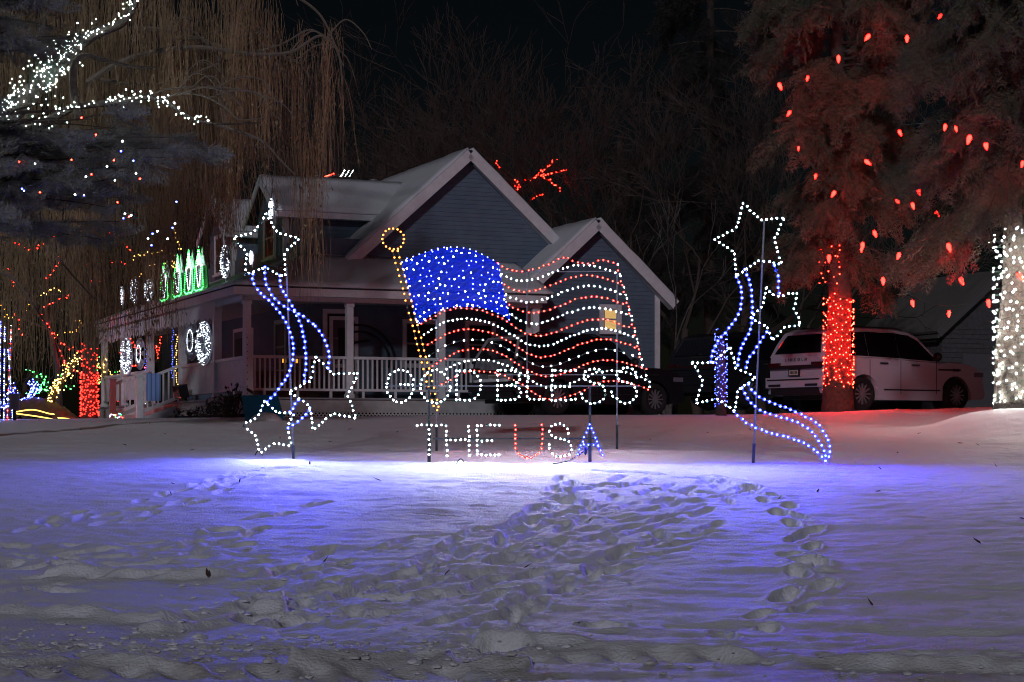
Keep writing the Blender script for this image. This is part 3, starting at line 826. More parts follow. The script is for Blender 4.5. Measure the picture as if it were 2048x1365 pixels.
# the blue field: a net with bulbs
CAN = [(205,240),(275,205),(345,180),(430,153),(535,143),(650,160),(760,213),(820,248),(828,290),(848,400),(872,500),(898,607),(850,580),(800,560),(720,532),(610,522),(500,532),(400,570),(310,632),(270,500),(236,370)]
cp = spline([Vector((x, y, 0)) for x, y in CAN], 3, closed=True); poly = [(p.x, p.y) for p in cp]
def inside(x, y, pl):
    c = False; n = len(pl); j = n-1
    for i in range(n):
        if (pl[i][1] > y) != (pl[j][1] > y) and x < (pl[j][0]-pl[i][0])*(y-pl[i][1])/(pl[j][1]-pl[i][1])+pl[i][0]: c = not c
        j = i
    return c
net = MB()
NETM = mat('blue_netting', (.015, .065, .80), .5, spec=.1)
def scan(lines, horiz):
    for v in lines:
        run = None; L = np.arange(190, 910, 6.0) if horiz else np.arange(135, 640, 6.0)
        for q in list(L)+[1e4]:
            x, y = (q, v + 26*math.sin((q-330)/190)) if horiz else (v + (q-300)*.22, q)
            ins = q < 5e3 and inside(x, y, poly)
            if ins and run is None: run = [(x, y)]
            elif ins: run.append((x, y))
            elif run:
                if len(run) > 1:
                    net.tube([zf(*p)+Vector((0, .02, 0))-base for p in run[::3]+[run[-1]]], .0075, 3, caps=False)
                run = None
scan(np.arange(120, 670, 7.5), True); scan(np.arange(150, 930, 7.5), False)
cn = net.build('blue_field_net', NETM, flag)
cn['label'] = 'arched blue net lit by white and blue bulbs'
pts = []
tries = 0
while len(pts) < 112 and tries < 20000:
    tries += 1; x = random.uniform(200, 900); y = random.uniform(140, 635)
    if inside(x, y, poly) and all((x-a)**2+(y-c)**2 > 30**2 for a, c in pts): pts.append((x, y))
for i, c in enumerate(('white', 'blue')):
    put_bulbs([zf(*p)+Vector((0, -.02, 0)) for k, p in enumerate(pts) if k % 2 == i], c, cn, base, 1.05 if c == 'white' else .9, ball=True, mini=True)
put_bulbs([p+Vector((0, -.02, 0)) for p in resample([zf(*q) for q in poly], .10, True)], 'blue', cn, base, .85, ball=True, mini=True)
# frame and posts
for px, y0 in ((873, 640), (1234, 545)):
    tp = P(px, y0, YF+.05); bar((tp.x, YF+.05, gh(tp.x, YF)-.15), tp, .017, flag, base, 'post', STEEL)
    bar((tp.x, YF+.05, gh(tp.x, YF)-.16), (tp.x, YF+.05, gh(tp.x, YF)+.38), .026, flag, base, 'ground_sleeve')
for (a, c) in (((1003, 545), (1236, 543)), ((1054, 545), (1054, 760)), ((1010, 750), (1238, 750)), ((865, 640), (873, 640))):
    bar(P(*a, YF+.03), P(*c, YF+.03), .009, flag, base, 'frame_bar', STEEL)

# ------------------------------------------------------------------ shooting stars
def z1(x, y, Y): return P(430+x/5.252, 400+y/5.252, Y)
def z2(x, y, Y): return P(430+x/4.706, 640+y/4.706, Y)
def r1(x, y, Y): return P(1360+x/5.25, 390+y/5.25, Y)
def r2(x, y, Y): return P(1360+x/4.55, 640+y/4.55, Y)
def star_thing(label, stars, tails, pole, Y, step=.075):
    p0 = P(pole[0][0], pole[0][1], Y); g = gh(p0.x, Y)
    base = Vector((p0.x, Y, g)); t = thing('shooting_star_display', base, label, 'light display')
    for lab, pts in stars: string_part('star', [pts+[pts[0]]], 'white', t, base, step, .82)['label'] = lab
    for pts in tails: string_part('star_trail', [spline(pts, 5)], 'blue', t, base, step*1.1, 1.12, wire=mat('blue_lit_cable', (.35, .4, .7), .5), rod=.006)  # pale trail cable, the bulbs' blue light put into its colour
    top = P(pole[1][0], pole[1][1], Y+.04)
    bar((p0.x, Y+.04, g-.15), top, .016, t, base, 'pole', STEEL)
    mid = Vector((p0.x, Y+.04, g-.16)); bar(mid, mid.lerp(top, .12), .028, t, base, 'ground_sleeve')
    return t
Y = 28.2
S1 = [z1(*p, Y) for p in ((540,147),(655,348),(885,405),(730,572),(742,797),(690,800),(600,742),(535,712),(445,742),(318,795),(340,566),(190,393),(410,345))]
S2 = [z2(*p, Y) for p in ((948,352),(1120,512),(1350,500),(1250,715),(1332,925),(1105,885),(925,1040),(890,805),(697,680),(898,570))]
S3 = [z2(*p, Y) for p in ((470,768),(580,875),(745,880),(680,1025),(720,1180),(555,1165),(425,1252),(390,1098),(262,993),(405,912))]
TL = [[z1(*p, Y) for p in ((403,775),(397,840),(415,897),(480,988),(565,1060),(635,1130),(700,1210),(755,1305))]+[z2(*p, Y) for p in ((697,88),(727,180),(737,282),(730,378),(690,515),(612,640),(550,712),(490,768))],
      [z1(*p, Y) for p in ((525,712),(530,840),(565,937),(615,1020),(690,1090),(770,1145),(818,1170),(900,1210),(975,1258),(1050,1323))]+[z2(*p, Y) for p in ((940,55),(995,122),(1035,195),(1065,280),(1077,362),(1075,415),(1070,455))],
      [z1(*p, Y) for p in ((680,795),(688,895),(720,972),(775,1053),(818,1122),(858,1197),(898,1297))]+[z2(*p, Y) for p in ((830,122),(850,255),(857,355),(855,435),(848,525),(840,575))],
      [z2(*p, Y) for p in ((785,755),(745,812),(705,870))], [z2(*p, Y) for p in ((890,845),(825,925),(770,970),(690,1020))]]
star_thing('three white bulb stars with blue trails standing in front of the porch', [('uppermost white star', S1), ('white star tipped over', S2), ('lowest white star', S3)], TL, ((587, 916), (573, 535)), Y)
Y = 28.0
SA = [r1(*p, Y) for p in ((660,93),(845,265),(1095,243),(985,470),(1065,730),(815,690),(590,862),(570,605),(360,470),(590,347))]
SB = [P(x, y, Y-.02) for x, y in ((1531.4,577),(1554.3,593.8),(1593.9,585.8),(1586.7,619.5),(1602.9,649.9),(1568.8,655.8),(1544.6,681.8),(1533.6,654.3),(1500.6,635.7),(1526.7,611))]
SCc = [r2(*p, Y-.01) for p in ((115,390),(290,395),(455,242),(507,437),(688,525),(525,640),(500,832),(340,720),(140,757),(208,568))]
TR = [[r1(*p, Y) for p in ((590,862),(630,945),(645,1030),(640,1155),(605,1268))]+[r2(*p, Y) for p in ((490,20),(420,105),(350,185),(300,275),(285,345),(285,385))],
      [r1(*p, Y) for p in ((690,780),(720,890),(750,1015),(757,1105),(757,1225))]+[r2(*p, Y) for p in ((652,20),(632,100),(580,200),(548,272),(530,350),(525,410))],
      [r1(*p, Y) for p in ((990,740),(1020,820),(1033,905),(1035,1035))],
      [r2(*p, Y) for p in ((790,115),(700,243),(635,340),(605,405),(598,440))],
      [r2(*p, Y) for p in ((622,590),(660,655),(735,710),(860,762),(985,808),(1070,845),(1190,910),(1260,965),(1315,1035),(1350,1115),(1358,1165),(1352,1250))],
      [r2(*p, Y) for p in ((565,625),(612,715),(670,780),(745,833),(880,875),(1010,915),(1135,970),(1205,1025),(1255,1087),(1297,1165),(1320,1240))],
      [r2(*p, Y) for p in ((490,832),(563,907),(665,972),(780,1018),(890,1048),(1005,1077),(1130,1125),(1230,1190),(1320,1285))]]
star_thing('three white bulb stars with long blue trails sweeping down in front of the cars', [('highest white star', SA), ('middle white star', SB), ('white star above the lower trails', SCc)], TR, ((1506, 926), (1528.6, 440)), Y)

# ------------------------------------------------------------------ parked cars
TYRE = mat('tyre_rubber', (.012, .012, .013), .85); RIM = mat('alloy_rim', (.34, .34, .37), .35, metal=.7)
CGLASS = mat('car_glass', (.006, .006, .009), .06, spec=.5); BLKP = mat('black_plastic', (.012, .012, .014), .5)
TAIL = mat('tail_lamp_red', (.035, .004, .005), .35, spec=.3); CHROME = mat('chrome', (.5, .5, .52), .2, metal=1)
PLATE = mat('number_plate', (.45, .43, .36), .5)
def suv(label, loc, head, paint, plate=True, frost=False, text=None):
    """origin: rear right bottom corner; x forward, y to the car's other side (0..2.03), z up"""
    root = thing('parked_car', loc, label, 'car', head)
    WR, XR, XF, AR, W = .405, 1.22, 4.33, .50, 2.03
    def arch(cx, n=14): return [(cx-AR*math.cos(math.pi*i/n), WR-.03+AR*math.sin(math.pi*i/n)) for i in range(n+1)]
    low = [(.06, .42), (.0, .58), (.0, .78), (.045, .82), (.04, 1.0), (.07, 1.30), (1.9, 1.27), (3.72, 1.19), (4.1, 1.215), (4.6, 1.19), (4.95, 1.13), (5.18, 1.03), (5.29, .86), (5.33, .62), (5.31, .42), (5.2, .30)]
    low += [(XF+AR, .30)] + arch(XF)[::-1] + [(XF-AR, .27), (XR+AR, .27)] + arch(XR)[::-1] + [(XR-AR, .36), (.3, .38)]
    n = len(low); cx, cz = 2.6, .75
    def ring(y, ins):
        out = []
        for (x, z) in low:
            f = 1-ins*.035 if z > .5 else 1
            out.append((cx+(x-cx)*f, y, cz+(z-cz)*(1-ins*.05) if z > .5 else z))
        return out
    lay = [ring(0.03, 1.0), ring(0, .25), ring(-.005, 0)] 
    # four layers: edge-rounded near side, then far side mirrored
    prof = [(.02, 1.0), (.0, 0), (.25, -.0), (W-.25, 0), (W, 0), (W-.02, 1.0)]
    b = MB(); layers = [ring(.075, 0), ring(.0, .9)]
    Ls = [ring(0.0, .85), ring(.09, 0.0), ring(W-.09, 0.0), ring(W, .85)]
    V = [v for L in Ls for v in L]; tri = tessellate_polygon([[Vector((v[0], v[2], 0)) for v in Ls[0]]])
    F = [tuple(t) for t in tri] + [tuple(i+3*n for i in reversed(t)) for t in tri]
    for k in range(3): F += [(k*n+i, k*n+(i+1) % n, (k+1)*n+(i+1) % n, (k+1)*n+i) for i in range(n)]
    b.add(V, F); b.build('body', paint, root)
    # cabin
    gp = [(.075, 1.295), (.20, 1.58), (.36, 1.84), (.62, 1.925), (1.5, 1.96), (2.3, 1.95), (2.9, 1.89), (3.15, 1.79), (3.80, 1.185), (1.9, 1.265)]
    def yi(z): return .02 + .22*max(0, (z-1.2))/.76
    V = [(x, yi(z), z) for x, z in gp]+[(x, yi(z)+.07, z+(.035 if z > 1.7 else 0)) for x, z in gp]+[(x, W-yi(z)-.07, z+(.035 if z > 1.7 else 0)) for x, z in gp]+[(x, W-yi(z), z) for x, z in gp]
    m = len(gp); tri = tessellate_polygon([[Vector((x, z, 0)) for x, z in gp]])
    b = MB(); F = [tuple(t) for t in tri]+[tuple(i+3*m for i in reversed(t)) for t in tri]
    for k in range(3): F += [(k*m+i, k*m+(i+1) % m, (k+1)*m+(i+1) % m, (k+1)*m+i) for i in range(m)]
    b.add(V, F); b.build('cabin', paint, root)
    # side glass, near and far
    def sidepane(pl):
        for far in (0, 1):
            q = [(x, (yi(z)-.012) if not far else W-yi(z)+.012, z) for x, z in pl]
            q2 = [(x, (yi(z)+.004) if not far else W-yi(z)-.004, z) for x, z in pl]
            k = len(pl); bb = MB(); bb.add(q+q2, [tuple(range(k)), tuple(range(2*k-1, k-1, -1))]+[(i, i+k, (i+1) % k+k, (i+1) % k) for i in range(k)]); bb.build('side_window', CGLASS, root)
    sidepane([(.46, 1.32), (1.44, 1.30), (1.44, 1.875), (.66, 1.85)]); sidepane([(1.455, 1.30), (2.43, 1.27), (2.43, 1.875), (1.455, 1.88)]); sidepane([(2.445, 1.27), (3.66, 1.215), (3.14, 1.71), (2.86, 1.83), (2.445, 1.87)])
    # glass fore and aft
    def quad(name, pts, mt, off, thick=.012):
        p = [Vector(q) for q in pts]; nn = (p[1]-p[0]).cross(p[-1]-p[0]).normalized()
        if nn.dot(Vector(off)) < 0: nn = -nn
        k = len(p); bb = MB(); bb.add([q+nn*thick for q in p]+[q-nn*.01 for q in p], [tuple(range(k)), tuple(range(2*k-1, k-1, -1))]+[(i, i+k, (i+1) % k+k, (i+1) % k) for i in range(k)])
        return bb.build(name, mt, root)
    quad('rear_window', [(.105, .22, 1.36), (.105, W-.22, 1.36), (.215, W-.32, 1.61), (.335, W-.42, 1.80), (.335, .42, 1.80), (.215, .32, 1.61)], CGLASS, (-1, 0, .3), .03)
    quad('windscreen', [(3.74, .15, 1.24), (3.74, W-.15, 1.24), (3.19, W-.28, 1.75), (3.19, .28, 1.75)], CGLASS, (1, 0, 1), .025)
    # tail lamps, bar, bumper, plate
    bb = MB(); bb.box(-.012, .05, .06, W-.06, 1.045, 1.085); bb.build('tail_light', TAIL, root)
    for y0 in (.04, W-.46):
        bb = MB(); bb.box(-.006, .06, y0, y0+.40, 1.09, 1.15); bb.build('tail_light', TAIL, root)
    bb = MB(); bb.box(-.02, .03, .1, W-.1, .995, 1.045); bb.build('trim_bar', BLKP, root)
    bb = MB(); bb.box(-.06, .1, .04, W-.04, .56, .80); bb.box(-.075, -.061, .1, W-.1, .73, .76, 1); bb.box(-.04, .25, .2, W-.2, .38, .559, 1); bb.build('bumper', [paint, BLKP], root)
    for y0 in (.16, W-.58):
        bb = MB(); bb.box(-.078, -.062, y0, y0+.42, .585, .64); bb.build('exhaust_vent', BLKP, root)
    bb = MB(); bb.box(.3, 5.0, .25, W-.25, .28, .5); bb.build('underbody', BLKP, root)
    if plate:
        bb = MB(); bb.box(-.035, -.005, W/2-.19, W/2+.19, .83, .99); fr = bb.build('plate_holder', BLKP, root)
        bb = MB(); bb.box(-.042, -.036, W/2-.155, W/2+.155, .85, .97); bb.build('number_plate', PLATE, fr)
        bb = MB()
        for k in range(6): bb.box(-.046, -.043, W/2-.13+k*.045, W/2-.105+k*.045, .875, .945)
        tag(bb.build('plate_mark', BLKP, fr), kind='stuff')
    if text:
        cu = bpy.data.curves.new('lettering', 'FONT'); cu.body = text; cu.size = .10; cu.extrude = .004; cu.align_x = 'CENTER'; cu.space_character = 2.1
        cu.materials.append(BLKP); tmp = link('lettering_curve', cu); dg = bpy.context.evaluated_depsgraph_get(); tm = bpy.data.meshes.new_from_object(tmp.evaluated_get(dg)); bpy.data.objects.remove(tmp); o = link('lettering', tm, root); o.location = (.028, W/2, 1.262-.065+.0); o.rotation_euler = (R(90), 0, R(-90)); o.location = (.035, W/2, 1.185)
    # wheels
    for (x, y, far) in ((XR, .02, 0), (XF, .02, 0), (XR, W-.02, 1), (XF, W-.02, 1)):
        sg = -1 if not far else 1
        M = Matrix.Translation((x, y, WR)) @ Matrix.Rotation(R(90)*(1 if not far else -1), 4, 'X')
        bb = MB(); bb.lathe([(.20, -.26), (WR-.03, -.25), (WR, -.20), (WR, -.02), (WR-.035, .03), (.27, .035), (.265, 0)], 28, M=M); ty = bb.build('wheel', TYRE, root, True)
        bb = MB(); bb.lathe([(.27, .02), (.255, .03), (.25, -.03), (.25, -.06), (0, -.06)], 24, M=M)
        rm = bb.build('rim', mat('rim_shadow', (.06, .06, .065), .4, metal=.5), ty)
        bb = MB()
        for k in range(12):
            a = 2*math.pi*k/12
            bb.box(.05, .245, -.016, .016, -.02, .018, M=M @ Matrix.Rotation(a, 4, 'Z'))
        bb.lathe([(0, .025), (.06, .022), (.065, -.03)], 12, M=M); bb.build('wheel_spokes', RIM, ty)
        # dark inside of the arch
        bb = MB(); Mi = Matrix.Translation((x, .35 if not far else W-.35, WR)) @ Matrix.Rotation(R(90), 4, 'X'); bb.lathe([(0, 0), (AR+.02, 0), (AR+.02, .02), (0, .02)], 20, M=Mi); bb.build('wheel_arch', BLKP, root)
    for (x0, z0) in ((1.75, 1.12), (2.78, 1.09)):
        for y0 in (-.035, W+.008):
            bb = MB(); bb.box(x0, x0+.26, y0, y0+.025, z0, z0+.04); bb.build('door_handle', CHROME, root)
    for y0 in (-.012, W+.004):
        bb = MB(); bb.box(1.9, 3.75, y0, y0+.02, .50, .53); bb.build('side_moulding', BLKP, root)
        bb = MB(); bb.box(3.70, 4.45, y0, y0+.02, 1.00, 1.04); bb.box(4.2, 4.4, y0-.003, y0+.022, .985, 1.05); bb.build('wing_badge', BLKP, root)
    for x0 in (1.44, 2.44, 3.62):     # door shut lines
        bb = MB(); bb.box(x0, x0+.012, -.008, .004, .42, 1.22); bb.build('door_seam', BLKP, root)
    for (y0, y1) in ((-.26, -.03), (W+.03, W+.26)):
        bb = MB(); bb.sphere((3.52, (y0+y1)/2, 1.32), .13, 10, 7, sx=.65, sz=.85); bb.box(3.5, 3.6, min(abs(y0), abs(y1))*(-1) if y0 < 0 else W-.02, .04 if y0 < 0 else y0+.04, 1.22, 1.28); bb.build('wing_mirror', BLKP, root, True)
    for y0 in (.3, W-.34):
        bb = MB(); bb.tube([(.75, y0, 1.95), (.85, y0, 2.0), (2.6, y0, 1.99), (2.75, y0, 1.94)], .022, 6); bb.build('roof_rail', BLKP, root)
    for (y0, y1) in ((-.006, .22), (W-.22, W+.006)):
        bb = MB(); bb.box(4.92, 5.24, y0, y1, .86, .97); bb.build('headlight', mat('headlamp_glass', (.12, .12, .16), .1, spec=.6), root)
    if frost:
        bb = MB(); bb.quadgrid((-.02, .15, .84), (-.02, W-.15, .84), (.06, W-.25, 1.34), (.06, .25, 1.34), 12, 8, .02, .03, seed=5, nrm=(-1, 0, .1)); bb.build('frost', mat('road_salt_frost', (.20, .20, .21), .8, noise=(5, (.10, .10, .11))), root)
        bb = MB(); bb.quadgrid((-.1, .3, .79), (.03, .3, .80), (.03, W-.3, .80), (-.1, W-.3, .79), 4, 14, .07, .06, seed=6, nrm=(0, 0, 1)); bb.build('bumper_snow', SNOW2, root, True)
        fm = mat('frosted_frame', (.20, .20, .21), .8)
        for (p, q) in (((.10, .16, 1.34), (.35, .38, 1.84)), ((.10, W-.16, 1.34), (.35, W-.38, 1.84)), ((.35, .38, 1.84), (.35, W-.38, 1.84))):
            bb = MB(); bb.tube([Vector(p)+Vector((-.03, 0, .02)), Vector(q)+Vector((-.03, 0, .02))], .045, 5); bb.build('window_frame', fm, root)
    return root
WHITEP = mat('white_car_paint', (.36, .37, .43), .3, spec=.5); BLACKP = mat('black_car_paint', (.010, .010, .013), .25, spec=.5)
def near_corner(px, row, Y): p = P(px, row, Y); return p
p = P(1648, 822, 44.0); suv('white SUV parked behind the red-wrapped trunk, tail turned to the street', (p.x, p.y, p.z), R(33), WHITEP, text='LINCOLN')
p = P(1035, 829, 45.5); suv('black SUV with frosted tail parked behind the flag', (p.x, p.y, p.z), R(36), BLACKP, frost=True)
p = P(1432, 812, 50.5); suv('black SUV half hidden behind the blue trails', (p.x, p.y, p.z), R(36), BLACKP, plate=False)

# ------------------------------------------------------------------ trees
BARK = mat('brown_bark', (.075, .058, .045), .9, noise=(12, (.045, .036, .03)), bump=.8, bscale=25)
PALEB = mat('pale_bark', (.13, .115, .105), .9, noise=(9, (.07, .062, .058)))
NEED = mat('spruce_needles', (.068, .088, .062), .75, spec=.15, noise=(1.4, (.16, .13, .09)))
NEED2 = mat('blue_pine_needles', (.27, .29, .265), .75, spec=.15, noise=(1.6, (.16, .17, .15)))
DNEED = mat('far_conifer_needles', (.034, .031, .029), .8, spec=.1)
WIL = mat('willow_twig', (.36, .265, .15), .85, noise=(.9, (.17, .12, .07)))
DBARK = mat('far_tree_bark', (.072, .050, .043), .9)

def spray_template(seed, nseg=9, long=.33, needle=.095):
    rs = np.random.default_rng(seed); T = []
    def blade(p, d, w, l):
        d = d/np.linalg.norm(d); s = np.cross(d, rs.normal(size=3)); s /= np.linalg.norm(s)
        T.append([p-s*w, p+s*w, p+d*l])
    for i in range(nseg):
        t = i/nseg; p = np.array([t, 0, -.18*t*t])
        blade(p, np.array([1, 0, -.36*t]), .010, 1/nseg*1.3)
        for sg in (-1, 1):
            l = long*(1-.72*t)*rs.uniform(.7, 1.15); d = np.array([.62, sg*.75, rs.uniform(-.35, .15)]); d /= np.linalg.norm(d)
            blade(p, d, .007, l)
            k = 5
            for j in range(k):
                q = p+d*l*(j+.6)/k
                for s2 in (-1, 1):
                    nd = d*.75+np.array([-.4*d[1], .4*d[0], 0])*s2*1.7+rs.normal(size=3)*.25
                    blade(q, nd, .0095, needle*rs.uniform(.7, 1.2))
    return np.array(T)      # (n,3,3)
SPR = [spray_template(s) for s in range(5)]
def scatter(templ, pos, axis, scale, up=None):
    """copies of triangle templates -> V, F"""
    n = len(pos); a = axis/np.linalg.norm(axis, axis=1, keepdims=True)
    r = rng.normal(size=(n, 3)); b = np.cross(a, r); b /= np.linalg.norm(b, axis=1, keepdims=True); c = np.cross(a, b)
    M = np.stack([a, b, c], 1)*scale[:, None, None]
    out = []
    ids = rng.integers(0, len(templ), n)
    for k, t in enumerate(templ):
        s = ids == k
        if not s.any(): continue
        out.append(np.einsum('tvi,nij->ntvj', t, M[s]).reshape(-1, 3)+np.repeat(pos[s], t.shape[0]*3, axis=0))
    V = np.concatenate(out); return V, np.arange(len(V)).reshape(-1, 3)
def inview(p, m=130):
    px = 1024+FPX*p[:, 0]/p[:, 1]; py = HOR-FPX*p[:, 2]/p[:, 1]
    return (px > -m) & (px < 2048+m) & (py > -m) & (py < 1400)

def conifer(name, label, x, y, tr, zmax, branches, needles, seed, nspr=30, scale=.6, keep=None, down=.75, group=None):
    """branches: list of (z, azimuth, length, droop)"""
    rs = np.random.default_rng(seed); g = gz(x, y); base = Vector((x, y, g-.1)); t = thing(name, base, label, 'tree', group=group)
    b = MB(); zz = np.linspace(0, zmax-g, 9)
    b.tube([(rs.normal(0, .03), rs.normal(0, .03), q) for q in zz], [tr*(1.25 if i == 0 else 1)*(1-.75*q/(zmax-g+.01)*.8) for i, q in enumerate(zz)], 14); b.build('trunk', BARK, t, True)
    lb = MB(); pos = []; ax = []
    for (z, az, L, droop) in branches:
        o = np.array([math.cos(az), math.sin(az), 0]); side = np.array([-o[1], o[0], 0]); bend = rs.normal(0, .25)
        pts = []
        for q in np.linspace(0, 1, 8): pts.append(np.array([x, y, z])+o*L*q+side*bend*q*q*L*.4+np.array([0, 0, .12*L*q-droop*L*q**1.8]))
        lb.tube([Vector(p)-base for p in pts], [max(.008, .045*(1-q)) for q in np.linspace(0, 1, 8)], 4)
        n = int(nspr*L/1.8)
        for k in range(n):
            q = rs.uniform(.12, 1.0)**.8; f = q*7; i = min(6, int(f)); p = pts[i]+(pts[i+1]-pts[i])*(f-i)
            sp = p+side*rs.normal(0, .045*L)+np.array([0, 0, rs.normal(-.05, .06)])
            pos.append(sp); ax.append(o*rs.uniform(.2, .9)+side*rs.normal(0, .5)+np.array([0, 0, -down*rs.uniform(.4, 1.5)]))
    lb.build('limb', BARK, t)
    pos = np.array(pos); ax = np.array(ax); s = inview(pos)
    if keep is not None: s &= keep(pos)
    pos = pos[s]; ax = ax[s]
    V, F = scatter(SPR, pos-np.array(base), ax, scale*rs.uniform(.6, 1.25, len(pos)))
    mesh_np('crown', V, F, needles, t)
    return t, base
rs = np.random.default_rng(3)
# spruce of the red-wrapped trunk
tx, ty_ = P(1677, 800, 42).x, 42.0
br = []
for z in np.arange(3.7, 11.2, .17):
    L = np.interp(z, [3.7, 4.6, 6, 7.6, 9, 11], [1.5, 1.5, 1.7, 2.15, 2.1, 1.8])
    br.append((z, rs.uniform(0, 2*math.pi), L*rs.uniform(.7, 1.08), rs.uniform(.25, .55)))
    if rs.random() < .55: br.append((z, rs.uniform(math.pi*.9, math.pi*2.1), L*rs.uniform(.7, 1.1), rs.uniform(.3, .6)))
def keep_r(p):      # the wrapped stretch of trunk stays clear
    return ~((np.abs(p[:, 0]-tx) < .75) & (p[:, 2] < 3.75) & (p[:, 1] < ty_+.6)) & (p[:, 2] > 2.95+.25*np.sin(p[:, 0]*9))
spr1, _ = conifer('spruce_tree', 'tall drooping spruce whose trunk is wrapped in red lights', tx, ty_, .30, 11.5, br, NEED, 5, nspr=44, scale=.70, keep=keep_r, down=1.1)
# spruce of the white-wrapped trunk
tx2, ty2 = P(2043, 800, 34).x, 34.0
br = []
for z in np.arange(3.9, 9.4, .17):
    L = np.interp(z, [3.9, 5, 6.5, 9.4], [2.1, 2.2, 2.0, 1.8])
    br.append((z, rs.uniform(0, 2*math.pi), L*rs.uniform(.7, 1.1), rs.uniform(.4, .75)))
    br.append((z, rs.uniform(math.pi*.75, math.pi*1.5), L*rs.uniform(.6, 1.1), rs.uniform(.4, .8)))
def keep_w(p): return ~((np.abs(p[:, 0]-tx2) < .85) & (p[:, 2] < 4.1)) & (p[:, 2] > 2.35+.3*np.sin(p[:, 0]*7))
spr2, _ = conifer('spruce_tree', 'spruce at the edge of the picture with its trunk wrapped in white lights', tx2, ty2, .42, 9.8, br, NEED, 6, nspr=36, scale=.62, keep=keep_w, down=1.1)
# blue pine beside the willow
tx3, ty3 = P(-70, 800, 33).x, 33.0
br = []
for k in range(46):
    z = rs.uniform(3.4, 5.7); az = R(rs.uniform(-75, 35)); br.append((z, az, rs.uniform(1.4, 3.4), rs.uniform(-.02, .22)))
br += [(4.75, R(-8), 4.5, .10), (4.9, R(4), 4.35, .10), (4.6, R(-14), 4.0, .12), (5.0, R(-3), 3.9, .08), (5.1, R(-20), 3.6, .04), (4.4, R(-20), 3.4, .1)]
for k in range(26): br.append((rs.uniform(6.6, 8.0), R(rs.uniform(-80, 40)), rs.uniform(1.0, 1.9), rs.uniform(.0, .2)))
def keep_p(p):
    px = 1024+FPX*p[:, 0]/p[:, 1]; py = HOR-FPX*p[:, 2]/p[:, 1]
    return ~((px > 8) & (py > 120+.0*px) & (py < 262) & (px < 200))
pine, pbase = conifer('pine_tree', 'blue-green pine with scattered coloured bulbs', tx3, ty3, .25, 8.5, br, NEED2, 8, nspr=20, scale=.50, down=.05, keep=keep_p)
# faint conifer far behind
for (px, Yc, lab, hz, sd) in ((1420, 72, 'faint tall conifer in the dark between the gable and the spruce', 17.5, 31), (1240, 90, 'dim conifer rising behind the wing gable', 14, 32)):
    xx = P(px, 800, Yc).x; br = []
    for z in np.arange(5, hz, .38): br.append((z, rs.uniform(math.pi, 2*math.pi), (1.2+2.6*(1-z/hz*.8))*rs.uniform(.7, 1.1), .3)); br.append((z+.1, rs.uniform(0, 2*math.pi), (1.2+2.4*(1-z/hz*.8))*rs.uniform(.7, 1.1), .3))
    conifer('conifer_tree', lab, xx, Yc, .3, hz, br, DNEED, sd, nspr=12, scale=1.0)

# ------------------------------------------------------------------ bare trees
def bare_tree(name, label, px, Y, top, r0, m, seed, depth=6, spread=.5, lean=0.0, group=None, stems=1, dense=1.0, z0=None):
    rs = np.random.default_rng(seed); x = P(px, 800, Y).x; g = gz(x, Y); base = Vector((x, Y, g-.1)); t = thing(name, base, label, 'tree', group=group)
    tb = MB(); cb = MB(); paths = []
    H = (HOR-top)/FPX*Y-g
    def grow(p, d, L, r, lv, mb):
        n = 4; pts = [p.copy()]; rr = [r]; q = p.copy(); dd = d.copy()
        for k in range(n):
            dd = (dd+Vector(rs.normal(0, .13, 3))+Vector((0, 0, .05))).normalized(); q = q+dd*L/n; pts.append(q.copy()); rr.append(max(.010, r*(1-.45*(k+1)/n)))
        mb.tube(pts, rr, 7 if lv == 0 else 3, caps=False)
        paths.append((lv, pts))
        if lv >= depth: return
        nb = 2 if lv < 2 else (3 if rs.random() < .5*dense else 2)
        for k in range(nb):
            az = rs.uniform(0, 2*math.pi); up = dd; s1 = up.orthogonal().normalized(); s2 = up.cross(s1)
            a = spread*rs.uniform(.5, 1.5)
            nd = (up*math.cos(a)+(s1*math.cos(az)+s2*math.sin(az))*math.sin(a)).normalized()
            i = n if k == 0 else int(rs.integers(2, n+1)); grow(pts[i], nd, L*rs.uniform(.66, .86), rr[i]*.72, lv+1, cb)
    for k in range(stems):
        d0 = Vector((lean+rs.normal(0, .12 if stems > 1 else .04)+(k-(stems-1)/2)*.16, rs.normal(0, .08), 1)).normalized()
        grow(Vector((0, 0, 0)), d0, H*.30, r0*(.7 if stems > 1 else 1), 0, tb)
    tb.build('trunk', m, t, True); cb.build('crown', m, t)
    return t, base, paths
far = [(640, 78, 150, 'bare tree dim behind the dormer ridge'), (760, 82, 70, 'bare tree dim above the dormer roof'), (850, 75, 40, 'bare tree faint behind the gable slope'), (960, 85, 20, 'tallest dim bare tree above the gable peak'),
       (1080, 80, 90, 'bare tree dim beyond the red-lit branches'), (1170, 76, 200, 'bare tree dim above the wing gable'), (1290, 70, 120, 'bare tree dim beside the wing roof'), (1480, 66, 60, 'bare tree dim behind the tallest star'),
       (1560, 75, 20, 'bare tree dim behind the spruce tips'), (560, 80, 240, 'bare tree dim behind the willow strands')]
far += [(700, 70, 200, 'low bare tree dim behind the stove pipe'), (810, 68, 120, 'bare tree dim over the gable valley'), (905, 72, 130, 'bare tree dim just behind the gable peak'), (1010, 70, 150, 'bare tree dim at the gable slope'), (1130, 66, 130, 'bare tree dim between the two gables'), (1220, 68, 70, 'tall bare tree dim over the wing peak'), (1340, 64, 200, 'bare tree dim past the wing corner'), (1400, 70, 150, 'bare tree dim behind the pale slender tree'), (1520, 62, 260, 'low bare tree dim behind the highest white star'), (1610, 64, 330, 'low bare tree dim under the spruce boughs')]
